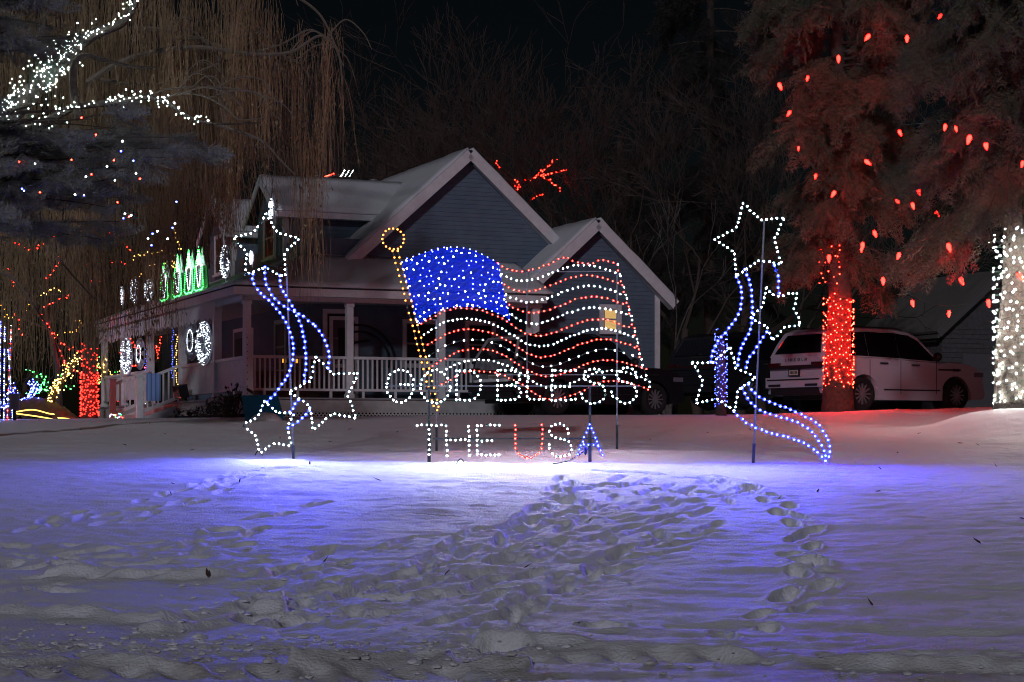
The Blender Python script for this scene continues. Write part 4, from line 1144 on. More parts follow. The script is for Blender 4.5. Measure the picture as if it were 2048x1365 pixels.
for i, (px, Y, top, lab) in enumerate(far): bare_tree('bare_tree', lab, px, Y, top, .22, DBARK, 100+i, depth=7, spread=.46, group='dim bare trees behind the house', dense=1.2)
bare_tree('bare_tree', 'pale-barked slender tree with several stems beside the wing corner', 1338, 53, 330, .11, PALEB, 140, depth=4, spread=.34, stems=3)

# ------------------------------------------------------------------ the weeping willow
def W(px, py, Y=39.0): return P(px, py, Y)
wb = Vector((P(-150, 830, 41).x, 41, gz(P(-150, 830, 41).x, 41)-.1))
wil = thing('willow_tree', wb, 'big weeping willow with long brown hanging twigs', 'tree')
b = MB(); b.tube([Vector(v)-wb for v in spline([wb, W(-145, 600, 41), W(-110, 400, 41), W(-25, 280, 40.2)], 4)], [.42-.012*i for i in range(13)], 10); b.build('trunk', BARK, wil, True)
LIMB_A = spline([W(-25, 280, 40), W(60, 190, 39.4), W(140, 105, 39), W(190, 68, 39), W(250, 42, 39), W(280, -20, 39)], 6)
LIMB_B = spline([W(40, 260, 39.6), W(110, 235, 39), W(150, 215, 38.8), W(230, 205, 38.6), W(290, 195, 38.5), W(330, 205, 38.4), W(380, 235, 38.3), W(430, 248, 38.2), W(520, 246, 38.2)], 6)
LIMB_C = spline([W(160, 240, 38.7), W(150, 200, 38.6), W(147, 140, 38.6), W(165, 113, 38.6), W(200, 118, 38.6), W(260, 133, 38.6), W(310, 136, 38.5)], 6)
for L, r0, r1_ in ((LIMB_A, .24, .05), (LIMB_B, .10, .012), (LIMB_C, .10, .02)):
    b = MB(); b.tube([p-wb for p in L], [r0+(r1_-r0)*i/(len(L)-1) for i in range(len(L))], 8); b.build('limb', BARK, wil, True)
rs = np.random.default_rng(12)
arcs = []
def arc(pts, r, Y):
    L = spline([W(a, c, Y) for a, c in pts], 6); arcs.append(L); b = MB(); b.tube([p-wb for p in L], [r*(1-.8*i/(len(L)-1))+.006 for i in range(len(L))], 5); b.build('branch', mat('willow_branch', (.15, .125, .095), .9), wil)
arc([(175,165),(230,130),(300,105),(400,95),(500,108),(580,105),(640,72),(675,100),(685,170)], .06, 40.5)
arc([(200,160),(300,170),(380,150),(470,115),(560,90),(620,60),(660,85)], .035, 41)
arc([(230,60),(330,60),(450,95),(560,110),(610,140),(640,200)], .05, 42)
arc([(320,205),(350,190),(400,190),(450,215),(480,240),(530,235)], .022, 38.5)
arc([(290,195),(340,178),(410,175),(480,180),(560,205),(590,240)], .02, 39)
arc([(270,10),(340,-30),(450,-40),(560,-20),(640,30),(680,120)], .06, 43)
arc([(60,60),(160,-20),(260,-60),(380,-60)], .08, 43)
arc([(-40,120),(40,40),(120,-10)], .08, 42); arc([(430,248),(520,280),(560,320),(590,350)], .03, 39.5)
arc([(0,330),(60,420),(120,520),(190,600)], .03, 37); arc([(-30,545),(20,552),(60,600),(100,660)], .03, 36)
for k in range(22):     # crossing side branches
    a0 = random.choice(arcs[:7]); i = random.randrange(4, len(a0)-4); p = a0[i]; px = 1024+FPX*p.x/p.y; py = HOR-FPX*p.z/p.y
    dx = random.uniform(60, 150); arc([(px, py), (px+dx*.4, py-random.uniform(5, 45)), (px+dx*.8, py-random.uniform(0, 20)), (px+dx, py+random.uniform(20, 90))], .014, p.y+random.uniform(-.5, .5)); arcs.pop()
# hanging twigs
segs = 7; NV = []; NF = []; nv = 0
def strand(px, py0, py1, Y, r):
    global nv
    p0 = W(px, py0, Y); L = (py1-py0)/FPX*Y
    sway = rs.normal(0, .22, 2); out = rs.normal(0, .22); pts = []
    for k in range(segs+1):
        q = k/segs; pts.append((p0.x+out*math.sqrt(q)*.8+sway[0]*q*q*L*.2+.02*math.sin(q*9+px), Y+sway[1]*q*L*.2, p0.z-L*q+.10*(1-(1-q)**6)))
    pts = np.array(pts); th = r*np.linspace(1.15, .6, segs+1)
    A = pts+np.stack([th, 0*th, 0*th], 1); B = pts+np.stack([-th*.5, th*.86, 0*th], 1); C = pts+np.stack([-th*.5, -th*.86, 0*th], 1)
    NV.append(np.concatenate([A, B, C])); m = segs+1
    for k in range(segs):
        for (u, v) in ((0, 1), (1, 2), (2, 0)):
            NF.append([nv+u*m+k, nv+v*m+k, nv+v*m+k+1, nv+u*m+k+1])
    nv += 3*m
    # a few clinging dry leaves
    for k in range(rs.integers(2, 6)):
        q = rs.uniform(.15, 1); f = q*segs; i = min(segs-1, int(f)); p = pts[i]+(pts[i+1]-pts[i])*(f-i); l = rs.uniform(.06, .13); d = np.array([rs.normal(0, .35), rs.normal(0, .35), -1.0])*l; s = np.array([rs.normal(0, 1), rs.normal(0, 1), 0])*.009
        NV.append(np.array([p, p+d*.5+s, p+d, p+d*.5-s])); NF.append([nv, nv+1, nv+2, nv+3]); nv += 4
def pick(n, px0, px1, y0, y1, e0, e1, Y0, Y1):
    # twigs hang in bunches
    k = 0; n = int(n*1.55)
    while k < n:
        cx = rs.uniform(px0, px1); cy = rs.uniform(y0, y1); cY = rs.uniform(Y0, Y1)
        for _ in range(int(rs.integers(3, 12))):
            py = cy+rs.normal(0, 18); end = rs.uniform(e0, e1)
            if end-py < 40: continue
            strand(cx+rs.normal(0, 9), py, end, cY+rs.normal(0, .2), rs.uniform(.0028, .0062)); k += 1
pick(620, 230, 560, -40, 130, 250, 370, 40, 44); pick(110, 540, 680, 60, 170, 250, 420, 40.5, 43.5)
pick(520, -40, 240, -60, 60, 200, 420, 41, 44); pick(420, 150, 470, 130, 260, 330, 480, 39.5, 44)
pick(420, -30, 200, 330, 520, 520, 780, 38, 43); pick(520, 130, 345, 330, 560, 480, 740, 40, 44)
pick(260, 300, 480, 280, 420, 400, 560, 40.5, 44); pick(46, 596, 640, 240, 330, 460, 620, 42, 43); pick(26, 440, 580, 330, 420, 430, 560, 42, 43.5)
pick(260, 150, 470, -40, 200, 380, 560, 41, 45)
V = np.concatenate(NV)-np.array(wb); mesh_np('crown', V, np.array(NF), WIL, wil)

# ------------------------------------------------------------------ lights wound on trunks and limbs
def wrap_points(x, y, r, z0, z1, n, seed, front=True):
    rs = np.random.default_rng(seed); out = []
    turns = (z1-z0)/.16
    for k in range(n):
        q = (k+.5)/n; a = q*turns*2*math.pi+rs.normal(0, .1); z = z0+(z1-z0)*q+rs.normal(0, .045)
        if front and math.sin(a) > .3: continue
        rr = r+.02; out.append(Vector((x+rr*math.cos(a), y+rr*math.sin(a), z)))
    return out
def wrap_thing(label, x, y, r, z0, z1, n, col, seed, br=.016, soft=None):
    base = Vector((x, y, gz(x, y))); t = thing('light_string', base, label, 'string lights')
    p = wrap_points(x, y, r, z0, z1, n, seed); b = MB()
    b.tube([q-base for q in spline(p[::2], 4)], .006, 3); b.build('cable', GREENW, t)
    bulb_stuff(p, col, t, base, br); return t
REDT = mat('trunk_red_glow', (.8, .2, .2), .4, emit=(1, .006, .003), estr=300)
WHT = mat('trunk_white_glow', (.8, .8, .8), .4, emit=(.92, 1, .96), estr=190)
REDF = mat('porch_red_glow', (.8, .2, .2), .4, emit=(1, .012, .007), estr=22)
def zrow(py, Y): return (HOR-py)/FPX*Y
wrap_thing('red mini lights wound round the spruce trunk beside the white car', tx, ty_, .315, zrow(778, 41.7), zrow(592, 41.7), 300, REDT, 1, .0145)
wrap_thing('red mini lights peeping through spruce boughs above the wrapped trunk', tx-.28, ty_-.5, .2, zrow(575, 41), zrow(480, 41), 34, 'red', 2, .015)
wrap_thing('white mini lights wound round the trunk at the picture edge', tx2, ty2, .47, zrow(812, 33.6), zrow(470, 33.6), 470, WHT, 3, .015)
# sparse white lights above on its low bough
base = Vector((tx2, ty2, gz(tx2, ty2)))
t = thing('light_string', base, 'white mini lights thinning out along the bough above the white trunk', 'string lights')
pts = [P(px+random.gauss(0, 6), py+random.gauss(0, 6), 33.2) for px, py in ((1985,490),(1992,475),(2003,500),(2012,468),(2022,480),(2030,462),(2040,470),(2050,455),(2036,452),(1987,505),(1998,520))]
b = MB(); b.tube([p-base for p in pts], .004, 3); b.build('cable', GREENW, t); bulb_stuff(pts, 'white', t, base, .016)

# big red bulbs in the spruces
C9 = MB(); C9.lathe([(0, -.10), (.012, -.09), (.030, -.045), (.043, .005), (.041, .04), (.026, .070), (.024, .076)], 10, ms=[1]*6)
C9.lathe([(.028, .078), (.028, .12), (0, .12)], 8, ms=[0, 0])
BM_CORE['c9'] = mat('glow_c9', (.6, .05, .04), .3, emit=(1.0, .0020, .0013), estr=125)
c9me = bpy.data.meshes.new('bulb'); c9me.from_pydata(np.concatenate(C9.V).tolist(), [], C9.F)
for m in (GREENW, BM_CORE['c9']): c9me.materials.append(m)
c9me.polygons.foreach_set('material_index', C9.M); c9me.polygons.foreach_set('use_smooth', [True]*len(C9.F)); c9me.update()
def c9_string(label, pts, Y, sag=0.02):
    p = [P(a, c, Y+random.uniform(-.15, .15)) for a, c in pts]; base = p[0].copy()
    t = thing('light_string', base, label, 'string lights'); b = MB()
    for u, v in zip(p, p[1:]):
        m = u.lerp(v, .5)+Vector((0, 0, -sag*(v-u).length)); b.tube([q+Vector((0, 0, .13))-base for q in spline([u, m, v], 5)], .005, 4)
    b.build('cable', GREENW, t)
    for q in p:
        o = bpy.data.objects.new('bulb', c9me); COL.objects.link(o); o.parent = t; o.location = q-base
        o.rotation_euler = (random.gauss(0, .3), random.gauss(0, .35), 0); s = random.uniform(.55, .95); o.scale = (s, s, s)
c9_string('big red bulbs strung along the upper spruce boughs', [(1880,33),(1814,78),(1735,75),(1677,118),(1615,157),(1560,173),(1578,227),(1597,297),(1631,353),(1667,388)], 39.4)
c9_string('big red bulbs scattered inside the spruce above its red trunk', [(1735,325),(1795,403),(1838,384),(1826,412),(1874,428),(1750,468),(1725,492),(1723,500),(1658,517)], 39.2)
c9_string('big red bulbs in the spruce boughs near the picture edge', [(1800,266),(1890,255),(1912,258),(1938,279),(1972,292),(2045,328)], 31.6)
c9_string('big red bulbs dangling on a loose cable below the spruce', [(1766,562),(1825,607),(1898,628),(1977,607),(2040,553)], 33.0, .06)
c9_string('three big red bulbs deep in the drooping spruce twigs', [(1797,512),(1898,495),(1923,562)], 32.6, .02)
# coloured bulbs in the blue pine
PB = [('red', (183,349)),('white', (150,390)),('blue', (168,391)),('blue', (48,382)),('white', (245,283)),('blue', (242,303)),('red', (228,321)),('white', (214,333)),('white', (230,361)),('red', (280,358)),('blue', (353,404)),('blue', (247,437)),('white', (250,428)),('white', (262,431)),('red', (258,434)),('blue', (345,456)),('white', (350,448)),('blue', (305,468)),('white', (315,463)),('blue', (303,491)),('white', (296,478)),('white', (335,478)),('blue', (267,322)),('red', (80,385)),('red', (235,405)),('red', (38,324)),('red', (143,320)),('white', (70,328)),('white', (172,354)),('red', (192,270)),('blue', (44,378)),('red', (163,236)),('white', (272,347))]
for col, word in (('red', 'red'), ('white', 'white'), ('blue', 'blue')):
    pts = [P(a, c, 30.6) for cc, (a, c) in PB if cc == col]; pts.sort(key=lambda p: p.x); base = pts[0].copy()
    t = thing('light_string', base, f'{word} bulbs sprinkled through the blue-green pine', 'string lights'); b = MB()
    b.tube([q+Vector((0, .05, 0))-base for q in pts], .003, 3); b.build('cable', GREENW, t); put_bulbs(pts, col, t, base, 1.3, ball=True, mini=True)
# white lights on the willow limbs
def limb_lights(label, path, n, spread, col, seed, r=.0125, dy=-.25):
    rs = np.random.default_rng(seed); pts = []
    for k in range(n):
        q = rs.random()*(len(path)-1); i = int(q); p = path[i].lerp(path[min(i+1, len(path)-1)], q-i); s = spread(q/(len(path)-1))
        pts.append(p+Vector((rs.normal(0, s), dy+rs.normal(0, .08), rs.normal(0, s))))
    base = path[0].copy(); t = thing('light_string', base, label, 'string lights'); b = MB()
    ordp = sorted(pts, key=lambda p: p.x); b.tube([p-base for p in ordp], .004, 3); b.build('cable', GREENW, t); bulb_stuff(pts, col, t, base, r); return t
limb_lights('dense white mini lights wound on the thick willow limb', LIMB_A[:14], 300, lambda q: .24-.06*q, 'white', 11)
limb_lights('white mini lights climbing the thinning willow limb', LIMB_A[12:], 60, lambda q: .085, 'white', 12)
limb_lights('white mini lights along the reaching lower willow limb', LIMB_B[:-7], 110, lambda q: .10-.04*q, 'white', 13)

# ------------------------------------------------------------------ lit trees and shapes at the far side of the yard
def lit_tree(name, label, px, Y, top, r0, m, seed, col, n, depth=5, levels=(1, 5), spread=.5, br=.02, lean=0, stems=1, twigs=None):
    t, base, paths = bare_tree(name, label, px, Y, top, r0, m, seed, depth=depth, spread=spread, lean=lean, stems=stems)
    cand = [pp for lv, pp in paths if levels[0] <= lv <= levels[1]]; rs = np.random.default_rng(seed+1); pts = []
    rs.shuffle(cand)
    for pp in cand:
        for q in resample([base+v for v in pp], .16): pts.append(q+Vector(rs.normal(0, .02, 3))+Vector((0, -.04, 0)))
        if len(pts) >= n: break
    bulb_stuff(pts[:n], col, t, base, br, 'branch_light_cluster'); return t
def lit_branches(name, label, Y, paths, col, step, br=.02, thick=.03, foot=None):
    """a bare tree whose lit branches follow the given lines"""
    P3 = [spline([P(a, c, Y+random.uniform(-.3, .3)) for a, c in q], 6) for q in paths]
    fx = P(foot, 800, Y).x if foot is not None else P3[0][0].x
    base = Vector((fx, Y, gz(fx, Y)-.1)); t = thing(name, base, label, 'tree')
    root = P3[0][0]; b = MB(); b.tube([Vector((0, 0, 0)), (root-base)*.5+Vector((.15, 0, 0)), root-base], [.14, .10, .05], 6); b.build('trunk', DBARK, t)
    b = MB()
    for q in P3:
        if (q[0]-root).length > .3: b.tube([(root-base)*.8, q[0]-base], .025, 4)
        b.tube([p-base for p in q], [thick*(1-.7*i/(len(q)-1)) for i in range(len(q))], 4)
    b.build('branch', DBARK, t)
    pts = [p+Vector((random.gauss(0, .035), -.06, random.gauss(0, .035))) for q in P3 for p in resample(q, step)]
    bulb_stuff(pts, col, t, base, br, 'branch_light_cluster')
    return t
lit_branches('bare_tree', 'bare tree with red lights wound on its branches behind the gable', 72, [[(1028,372),(1050,362),(1075,352),(1092,338),(1112,320)], [(1078,352),(1100,349),(1133,341)], [(1082,354),(1100,364),(1122,380)], [(1062,398),(1085,391)], [(994,322),(999,338)], [(1030,360),(1040,368),(1030,378)]], 'red', .11, .022, foot=1070)
lit_branches('bare_tree', 'dark bare tree with short red light strings beyond the willow curtain', 60, [[(90,612),(130,596),(170,572),(222,545)], [(82,632),(108,668),(135,695),(165,702)], [(18,540),(30,575)], [(33,632),(45,668)], [(95,560),(128,505)], [(150,540),(200,520),(250,530)], [(0,470),(60,500),(100,480),(140,470)], [(190,450),(240,480),(262,500)], [(120,700),(140,740),(165,745)]], 'red', .17, .02, foot=120)
lit_branches('bare_tree', 'dark bare tree with golden light clusters beside the gnomes', 62, [[(268,520),(290,508),(320,506),(350,510)], [(300,530),(330,528),(350,535)], [(345,455),(352,475),(362,500)], [(272,560),(290,545)], [(410,545),(425,560),(430,575)], [(85,590),(108,577),(125,583)], [(345,520),(352,535)], [(262,500),(275,512),(285,508)]], 'warm', .10, .02, foot=320)
lit_tree('bare_tree', 'tree dotted with red lights seen through the porch', 330, 82, 640, .15, DBARK, 215, 'red', 120, levels=(1, 5), spread=.7)
lit_tree('bare_tree', 'tree dotted with golden lights seen through the porch', 352, 78, 690, .12, DBARK, 216, 'warm', 110, levels=(0, 5), spread=.7)
lit_tree('bare_tree', 'low tree sprinkled with golden lights near the leaning trunk', 60, 72, 560, .15, DBARK, 217, 'amber', 60, levels=(2, 5), spread=.6)
lit_tree('shrub', 'low shrub glowing with blue lights by the tall light strands', 48, 58, 735, .06, DBARK, 218, 'blue', 190, depth=4, levels=(0, 4), spread=.65, br=.022, stems=3)
lit_tree('shrub', 'small shrub with green lights above the leaning trunk', 112, 60, 690, .04, DBARK, 219, 'green', 60, depth=4, levels=(1, 4), spread=.7, br=.02, stems=2)
lit_tree('shrub', 'small shrub with multicoloured lights beside the porch', 214, 64, 700, .04, DBARK, 220, 'warm', 60, depth=4, levels=(0, 4), spread=.5, br=.02, stems=2)
lit_tree('shrub', 'green-lit shrub seen through the porch bay', 232, 74, 670, .04, DBARK, 221, 'green', 60, depth=4, levels=(0, 4), spread=.6, br=.02, stems=2)
# leaning trunk with warm lights
base = P(95, 815, 57); base.z = gz(base.x, 57)
lt = thing('leaning_tree', base, 'leaning trunk wrapped in warm golden lights near the blue shrub', 'tree'); path = [base+Vector((-.1, 0, -.1)), P(105, 790, 57), P(125, 760, 57), P(160, 712, 57)]
b = MB(); b.tube([p-base for p in spline(path, 5)], [.16-.006*i for i in range(16)], 8); b.build('trunk', BARK, lt, True)
limb_lights('warm golden lights wound on the leaning trunk', spline(path, 5)[3:], 110, lambda q: .10, 'warm', 14, .02, -.18)
# red-wrapped trunk at the porch end
xr = P(179, 830, 55).x; base = Vector((xr, 55, gz(xr, 55)-.05))
rt = thing('wrapped_tree', base, 'thick tree trunk covered in red lights beside the porch end', 'tree'); b = MB(); b.tube([(0, 0, 0), (0, 0, .6), (.01, 0, 1.4), (0, 0, 2.0), (.02, 0, 2.9)], [.26, .22, .21, .2, .16], 12); b.build('trunk', BARK, rt, True)
wrap_thing('red mini lights wound tightly on the thick trunk by the porch', xr, 55, .24, zrow(836, 55), zrow(745, 55), 290, REDF, 21, .02)
wrap_thing('looser red mini lights higher on the thick trunk by the porch', xr, 55, .2, zrow(742, 55), zrow(690, 55), 50, REDF, 22, .02)
# golden rope lights on the lawn
for k, pts in enumerate((((38,824),(66,820),(92,827),(109,829)), ((38,828),(70,833),(110,840),(116,843)), ((118,836),(141,839),(143,846),(122,845)))):
    lab = ('upper golden rope light lying on the far lawn', 'lower golden rope light lying on the far lawn', 'short golden rope light loop at the tree foot')[k]
    p = [P(a, c, 53) for a, c in pts]; p = [Vector((q.x, q.y+random.uniform(-.3, .3), q.z)) for q in p]; base = p[0].copy()
    o = thing('rope_light', base, lab, 'rope light'); b = MB(); sp = spline(p, 8); b.tube([q-base for q in sp], .016, 6); b.build('tube', mat('golden_rope_glow', (.6, .4, .1), .4, emit=(1.0, .66, .12), estr=3.0), o)
    bulb_stuff(resample(sp, .1), 'warm', o, base, .016)
# bank of earth behind the rope lights
b = MB(); rs = np.random.default_rng(77)
bx0 = P(20, 830, 55); NXb, NYb = 30, 10; V = []
for j in range(NYb+1):
    for i in range(NXb+1):
        u = i/NXb; v = j/NYb; xw = P(20+150*u, 830, 55+v*5).x; h = gz(xw, 55+v*5)+.75*math.sin(math.pi*min(1, .08+v*.6))*math.sin(math.pi*(u*.8+.15))+rs.normal(0, .04)
        V.append((xw, 54.2+v*5, h-.08))
b.add(V, [(j*(NXb+1)+i, j*(NXb+1)+i+1, (j+1)*(NXb+1)+i+1, (j+1)*(NXb+1)+i) for j in range(NYb) for i in range(NXb)])
tag(b.build('bank', mat('dry_grass_bank', (.17, .14, .075), .9, noise=(5, (.10, .085, .05)), bump=.8, bscale=18), None, True), 'dry grassy bank behind the golden rope lights', kind='structure')
# tall strands of a light tree at the picture edge
base = P(12, 858, 46); base.z = gz(base.x, 46)
lp = thing('light_strand_frame', base, 'tall frame of vertical light strands at the picture edge', 'light display')
for k, (x0, x1, y0) in enumerate(((2, -1, 640), (10, 8, 655), (23, 15, 652), (17, 26, 700), (-8, -12, 640))):
    a = P(x0, y0, 46+.2*k); c = P(x1, 858, 46+.2*k); c.z = gz(c.x, c.y); b = MB(); b.tube([a-base, c-base], .02, 5); pz = b.build('strand_pole', STEEL, lp)
    q = resample([a, c], .055)
    for m, cname in enumerate(('white', 'blue', 'red' if k == 2 else 'blue')):
        bulb_stuff([p+Vector((0, -.03, 0)) for i, p in enumerate(q) if i % 3 == m and random.random() < .75], cname, pz, base, .015)
p = P(29, 832, 45); g = gz(p.x, 45)
ub = thing('utility_box', (p.x, 45, g), 'grey utility box on a post beside the light strands', 'utility box')
b = MB(); b.box(-.11, .11, -.06, .06, .25, .62); b.box(-.12, .12, -.07, .07, .62, .64); b.build('cabinet', mat('grey_box_paint', (.32, .33, .36), .5), ub)
b = MB(); b.box(-.1, .1, -.072, -.061, .28, .6); b.build('door', MATS['grey_box_paint'], ub)
b = MB(); b.box(-.04, .04, -.03, .03, -.1, .25); b.build('post', POSTM, ub)
# blue-lit column by the star
xb = P(1442, 800, 43).x; base = Vector((xb, 43, gz(xb, 43)-.05)); bt = thing('wrapped_tree', base, 'short trunk wrapped in dense blue lights behind the lower star', 'tree')
b = MB(); b.tube([(0, 0, 0), (0, 0, .8), (0, 0, 1.75)], [.13, .11, .09], 10); b.build('trunk', BARK, bt, True)
wrap_thing('dense blue mini lights wound on the short trunk behind the star', xb, 43, .12, zrow(815, 43), zrow(664, 43), 240, 'blue', 31, .009)

# ------------------------------------------------------------------ porch decorations
DIMW = mat('dim_white_glow', (.6, .6, .6), .4, emit=(.78, .88, 1.0), estr=7.0)
DIMG = mat('dim_green_glow', (.1, .5, .1), .4, emit=(.05, 1.0, .12), estr=14.0)
def flat_fig(name, label, cat, s, t, z, wdir=None, group=None):
    return thing(name, H(s, t, z), label, cat, HA, group)
TINS = mat('green_tinsel', (.03, .22, .06), .6); TINW = mat('white_tinsel', (.55, .6, .62), .6); FRM = mat('white_wire', (.5, .5, .55), .5)
def gnome(px, ybase, ytop, label):
    t = t_at(px, .1); z0 = PZ(.1, t)+.10; hh = (ybase-ytop)/FPX*(HY0+t*ca)
    o = thing('gnome_light_figure', H(.1, t, z0), label, 'light figure', HA, 'gnome light figures on the porch roof'); base = o.matrix_world
    w = .74; k = hh
    def pt(u, v, d=0): return Vector((-.02-d, -u*w, v*k))     # in house axes, facing the flank
    hat = [(-.5, .55), (-.28, .72), (0, 1.0), (.28, .72), (.5, .55)]; body = [(-.5, .55), (-.62, .3), (-.7, .06), (-.4, .0), (0, .02), (.4, .0), (.7, .06), (.62, .3), (.5, .55)]
    beard = [(-.33, .52), (-.25, .3), (-.1, .12), (0, .08), (.1, .12), (.25, .3), (.33, .52)]
    def panel(name, pts, m, d, th=.03):
        b = MB(); q = [pt(*p, d) for p in pts]; n = len(q); b.add(q+[p+Vector((th, 0, 0)) for p in q], [tuple(range(n)), tuple(range(2*n-1, n-1, -1))]+[(i, i+n, (i+1) % n+n, (i+1) % n) for i in range(n)]); return b.build(name, m, o)
    panel('body', body, TINS, 0); panel('hat', hat, TINW, .035); bd = panel('beard', beard, TINW, .075)
    b = MB(); b.sphere(pt(0, .54, .12), .055, 8, 6); b.build('nose', mat('tan_nose', (.4, .3, .25), .6), o)
    def world(pts): return [H(.1, t, z0)+Matrix.Rotation(HA, 3, 'Z') @ pt(u, v, .13) for u, v in pts]
    def lit(pts, col, step, nm, jit=0.0):
        q = resample(world(pts), step); bs = Matrix.Rotation(-HA, 3, 'Z'); org = H(.1, t, z0)
        b = bulb_stuff([org+bs @ (p-org)+Vector((0, random.gauss(0, jit), random.gauss(0, jit))) for p in q], DIMG if col == 'green' else DIMW, o, org, .015, nm)
    lit(hat, 'green', .045, 'green_outline'); lit(body, 'green', .05, 'green_outline'); lit(beard, 'white', .05, 'white_outline'); lit([(-.5, .55), (0, .60), (.5, .55)], 'white', .05, 'white_outline')
    fill = []
    for v in np.linspace(.62, .88, 6):
        h = .5*(1-(v-.55)/.45)*.75; fill += [(-h, v), (h, v), (0, v+.02)]
    lit(fill, 'white', .07, 'white_outline', .02)
gnome(338, 591, 511, 'shortest gnome figure with green outline on the porch eave'); gnome(365, 586, 500, 'slim gnome figure with green outline, second along the eave')
gnome(388, 579, 491, 'wide gnome figure with green outline, third along the eave'); gnome(408, 571, 483, 'tallest gnome figure with green outline on the porch eave')
b = MB(); ta, tb_ = t_at(425, -.25), t_at(252, -.25); b.box(-.30, -.24, ta, tb_, 0, .025)
def disc(px, yc, hpx, label, s=.0, kind='disc', on_roof=False, wfac=.8, n=70):
    """ornament or snowflake of bulbs on a wire ring, turned a little to the street"""
    t = t_at(px, s); Y = HY0+s*sa+t*ca; org = P(px, yc, Y); h = hpx/FPX*Y/2; wv = Vector((-.55, .83, 0))*h*wfac; uv = Vector((0, 0, h)); nv_ = Vector((-.83, -.55, 0))
    o = thing('snowflake_light' if kind == 'flake' else 'ornament_light', org, label, 'light figure')
    ring = [wv*math.cos(a)+uv*math.sin(a) for a in np.linspace(0, 2*math.pi, 25)[:-1]]
    b = MB(); b.tube(ring, .02, 5, closed=True)
    for k in range(3): a = math.pi*k/3; b.tube([wv*math.cos(a)+uv*math.sin(a), -(wv*math.cos(a)+uv*math.sin(a))], .016, 4)
    b.build('frame', FRM, o); rs_ = np.random.default_rng(int(px)); pts = []
    if kind == 'disc':
        for k in range(n): a = rs_.uniform(0, 2*math.pi); q = math.sqrt(rs_.uniform(.1, 1)); pts.append(wv*math.cos(a)*q+uv*math.sin(a)*q)
        b = MB(); b.add([Vector((0, 0, 0))-nv_*.02]+[r*.96-nv_*.02 for r in ring], [(0, i+1, (i+1) % 24+1) for i in range(24)]); b.build('backing', mat('grey_mesh_backing', (.10, .10, .13), .8), o)
    elif kind == 'ring':
        for a in np.linspace(0, 2*math.pi, 34): pts += [wv*math.cos(a)*.45+uv*math.sin(a)*.55]
        b = MB()
        for k in range(8):
            a = 2*math.pi*k/8; c = wv*math.cos(a)*.75+uv*math.sin(a)*.78; b.sphere(c, h*.17, 7, 5)
        tag(b.build('petal_ring', mat('frosted_petal', (.36, .36, .42), .6), o), kind='stuff')
    else:
        for k in range(6):
            a = math.pi/6+math.pi*k/3; d = wv*math.cos(a)+uv*math.sin(a); e = wv*math.cos(a+1.57)+uv*math.sin(a+1.57)
            for q in np.linspace(.15, 1, 6): pts.append(d*q)
            for q in (.55, .8):
                for sg in (-1, 1): pts += [d*(q+.08)+e*sg*.12, d*(q+.16)+e*sg*.24]
    bulb_stuff([org+p+nv_*.05 for p in pts], DIMW, o, org, .012)
    b = MB()
    if on_roof: b.tube([-uv*.95, -uv*1.2-Vector((0, 0, .05))], .02, 5); b.build('stand', FRM, o)
    else: b.tube([uv, uv*1.15+Vector((0, 0, .1))], .006, 4); b.build('hook', FRM, o)
disc(246, 592, 36, 'thin snowflake light furthest along the porch roof', .1, 'flake', True, .35); disc(270, 581, 54, 'blue-white round ornament light standing on the far porch roof', .1, 'disc', True)
disc(299, 581, 42, 'snowflake light on the porch roof next to the gnomes', .1, 'flake', True, 1.0); disc(452, 524, 66, 'tall oval ornament light on the porch roof near the dormers', .3, 'disc', True, .7)
disc(505, 516, 26, 'small snowflake light on a stake inside the tall star', -.1, 'flake', True, .5); disc(545, 418, 40, 'snowflake light hung on the dormer gable', 1.7, 'flake', False, .5)
disc(254, 713, 74, 'round white ornament light hanging at the far porch bay', -.1, 'disc', n=150); disc(280, 708, 62, 'frosted flower ornament with lit ring in the far porch bay', -.1, 'ring')
disc(383, 682, 78, 'frosted flower ornament with lit ring beside the porch steps', -.1, 'ring'); disc(409, 687, 88, 'biggest white oval ornament light hanging by the porch corner', -.1, 'disc', wfac=.85, n=170)
# lights strung along porch posts
for (px, y0, y1, col, lab) in ((345, 652, 760, 'blue', 'blue and white lights running down a porch post'), (353, 670, 800, 'warm', 'golden lights running down behind the porch steps'), (291, 700, 770, 'blue', 'short strand of blue lights at the far steps'), (290, 768, 812, 'white', 'short strand of white lights at the stair foot')):
    t = t_at(px, .3); Yp = HY0+.3*sa+t*ca; pts = [P(px+random.gauss(0, 1.2), y, Yp) for y in np.arange(y0, y1, 4.5)]; base = pts[0].copy(); o = thing('light_string', base, lab, 'string lights')
    b = MB(); b.tube([p-base for p in pts], .004, 3); b.build('cable', GREENW, o); bulb_stuff(pts, mat('porch_string_'+col, (.5, .5, .5), .4, emit={'blue': (.05, .1, 1), 'warm': (1, .6, .12), 'white': (.8, .9, 1)}[col], estr=7.0), o, base, .016)
# light sculpture beyond the dormer ridge
base = P(685, 350, 66); o = thing('light_sculpture', base, 'bits of red and white light figures showing above the dormer ridge', 'light display')
b = MB(); b.tube([(-.6, 0, -.1), (.4, 0, .12)], .01, 4); b.tube([(0, 0, -.1), (.05, 0, .25)], .01, 4); b.build('frame', FRM, o)
bulb_stuff([base+Vector((-.6+.035*i, 0, -.06+.012*i)) for i in range(10)], 'red', o, base, .02); bulb_stuff([base+Vector((-.05+.03*i, 0, -.05+.05*(i % 5))) for i in range(16)], 'white', o, base, .018)

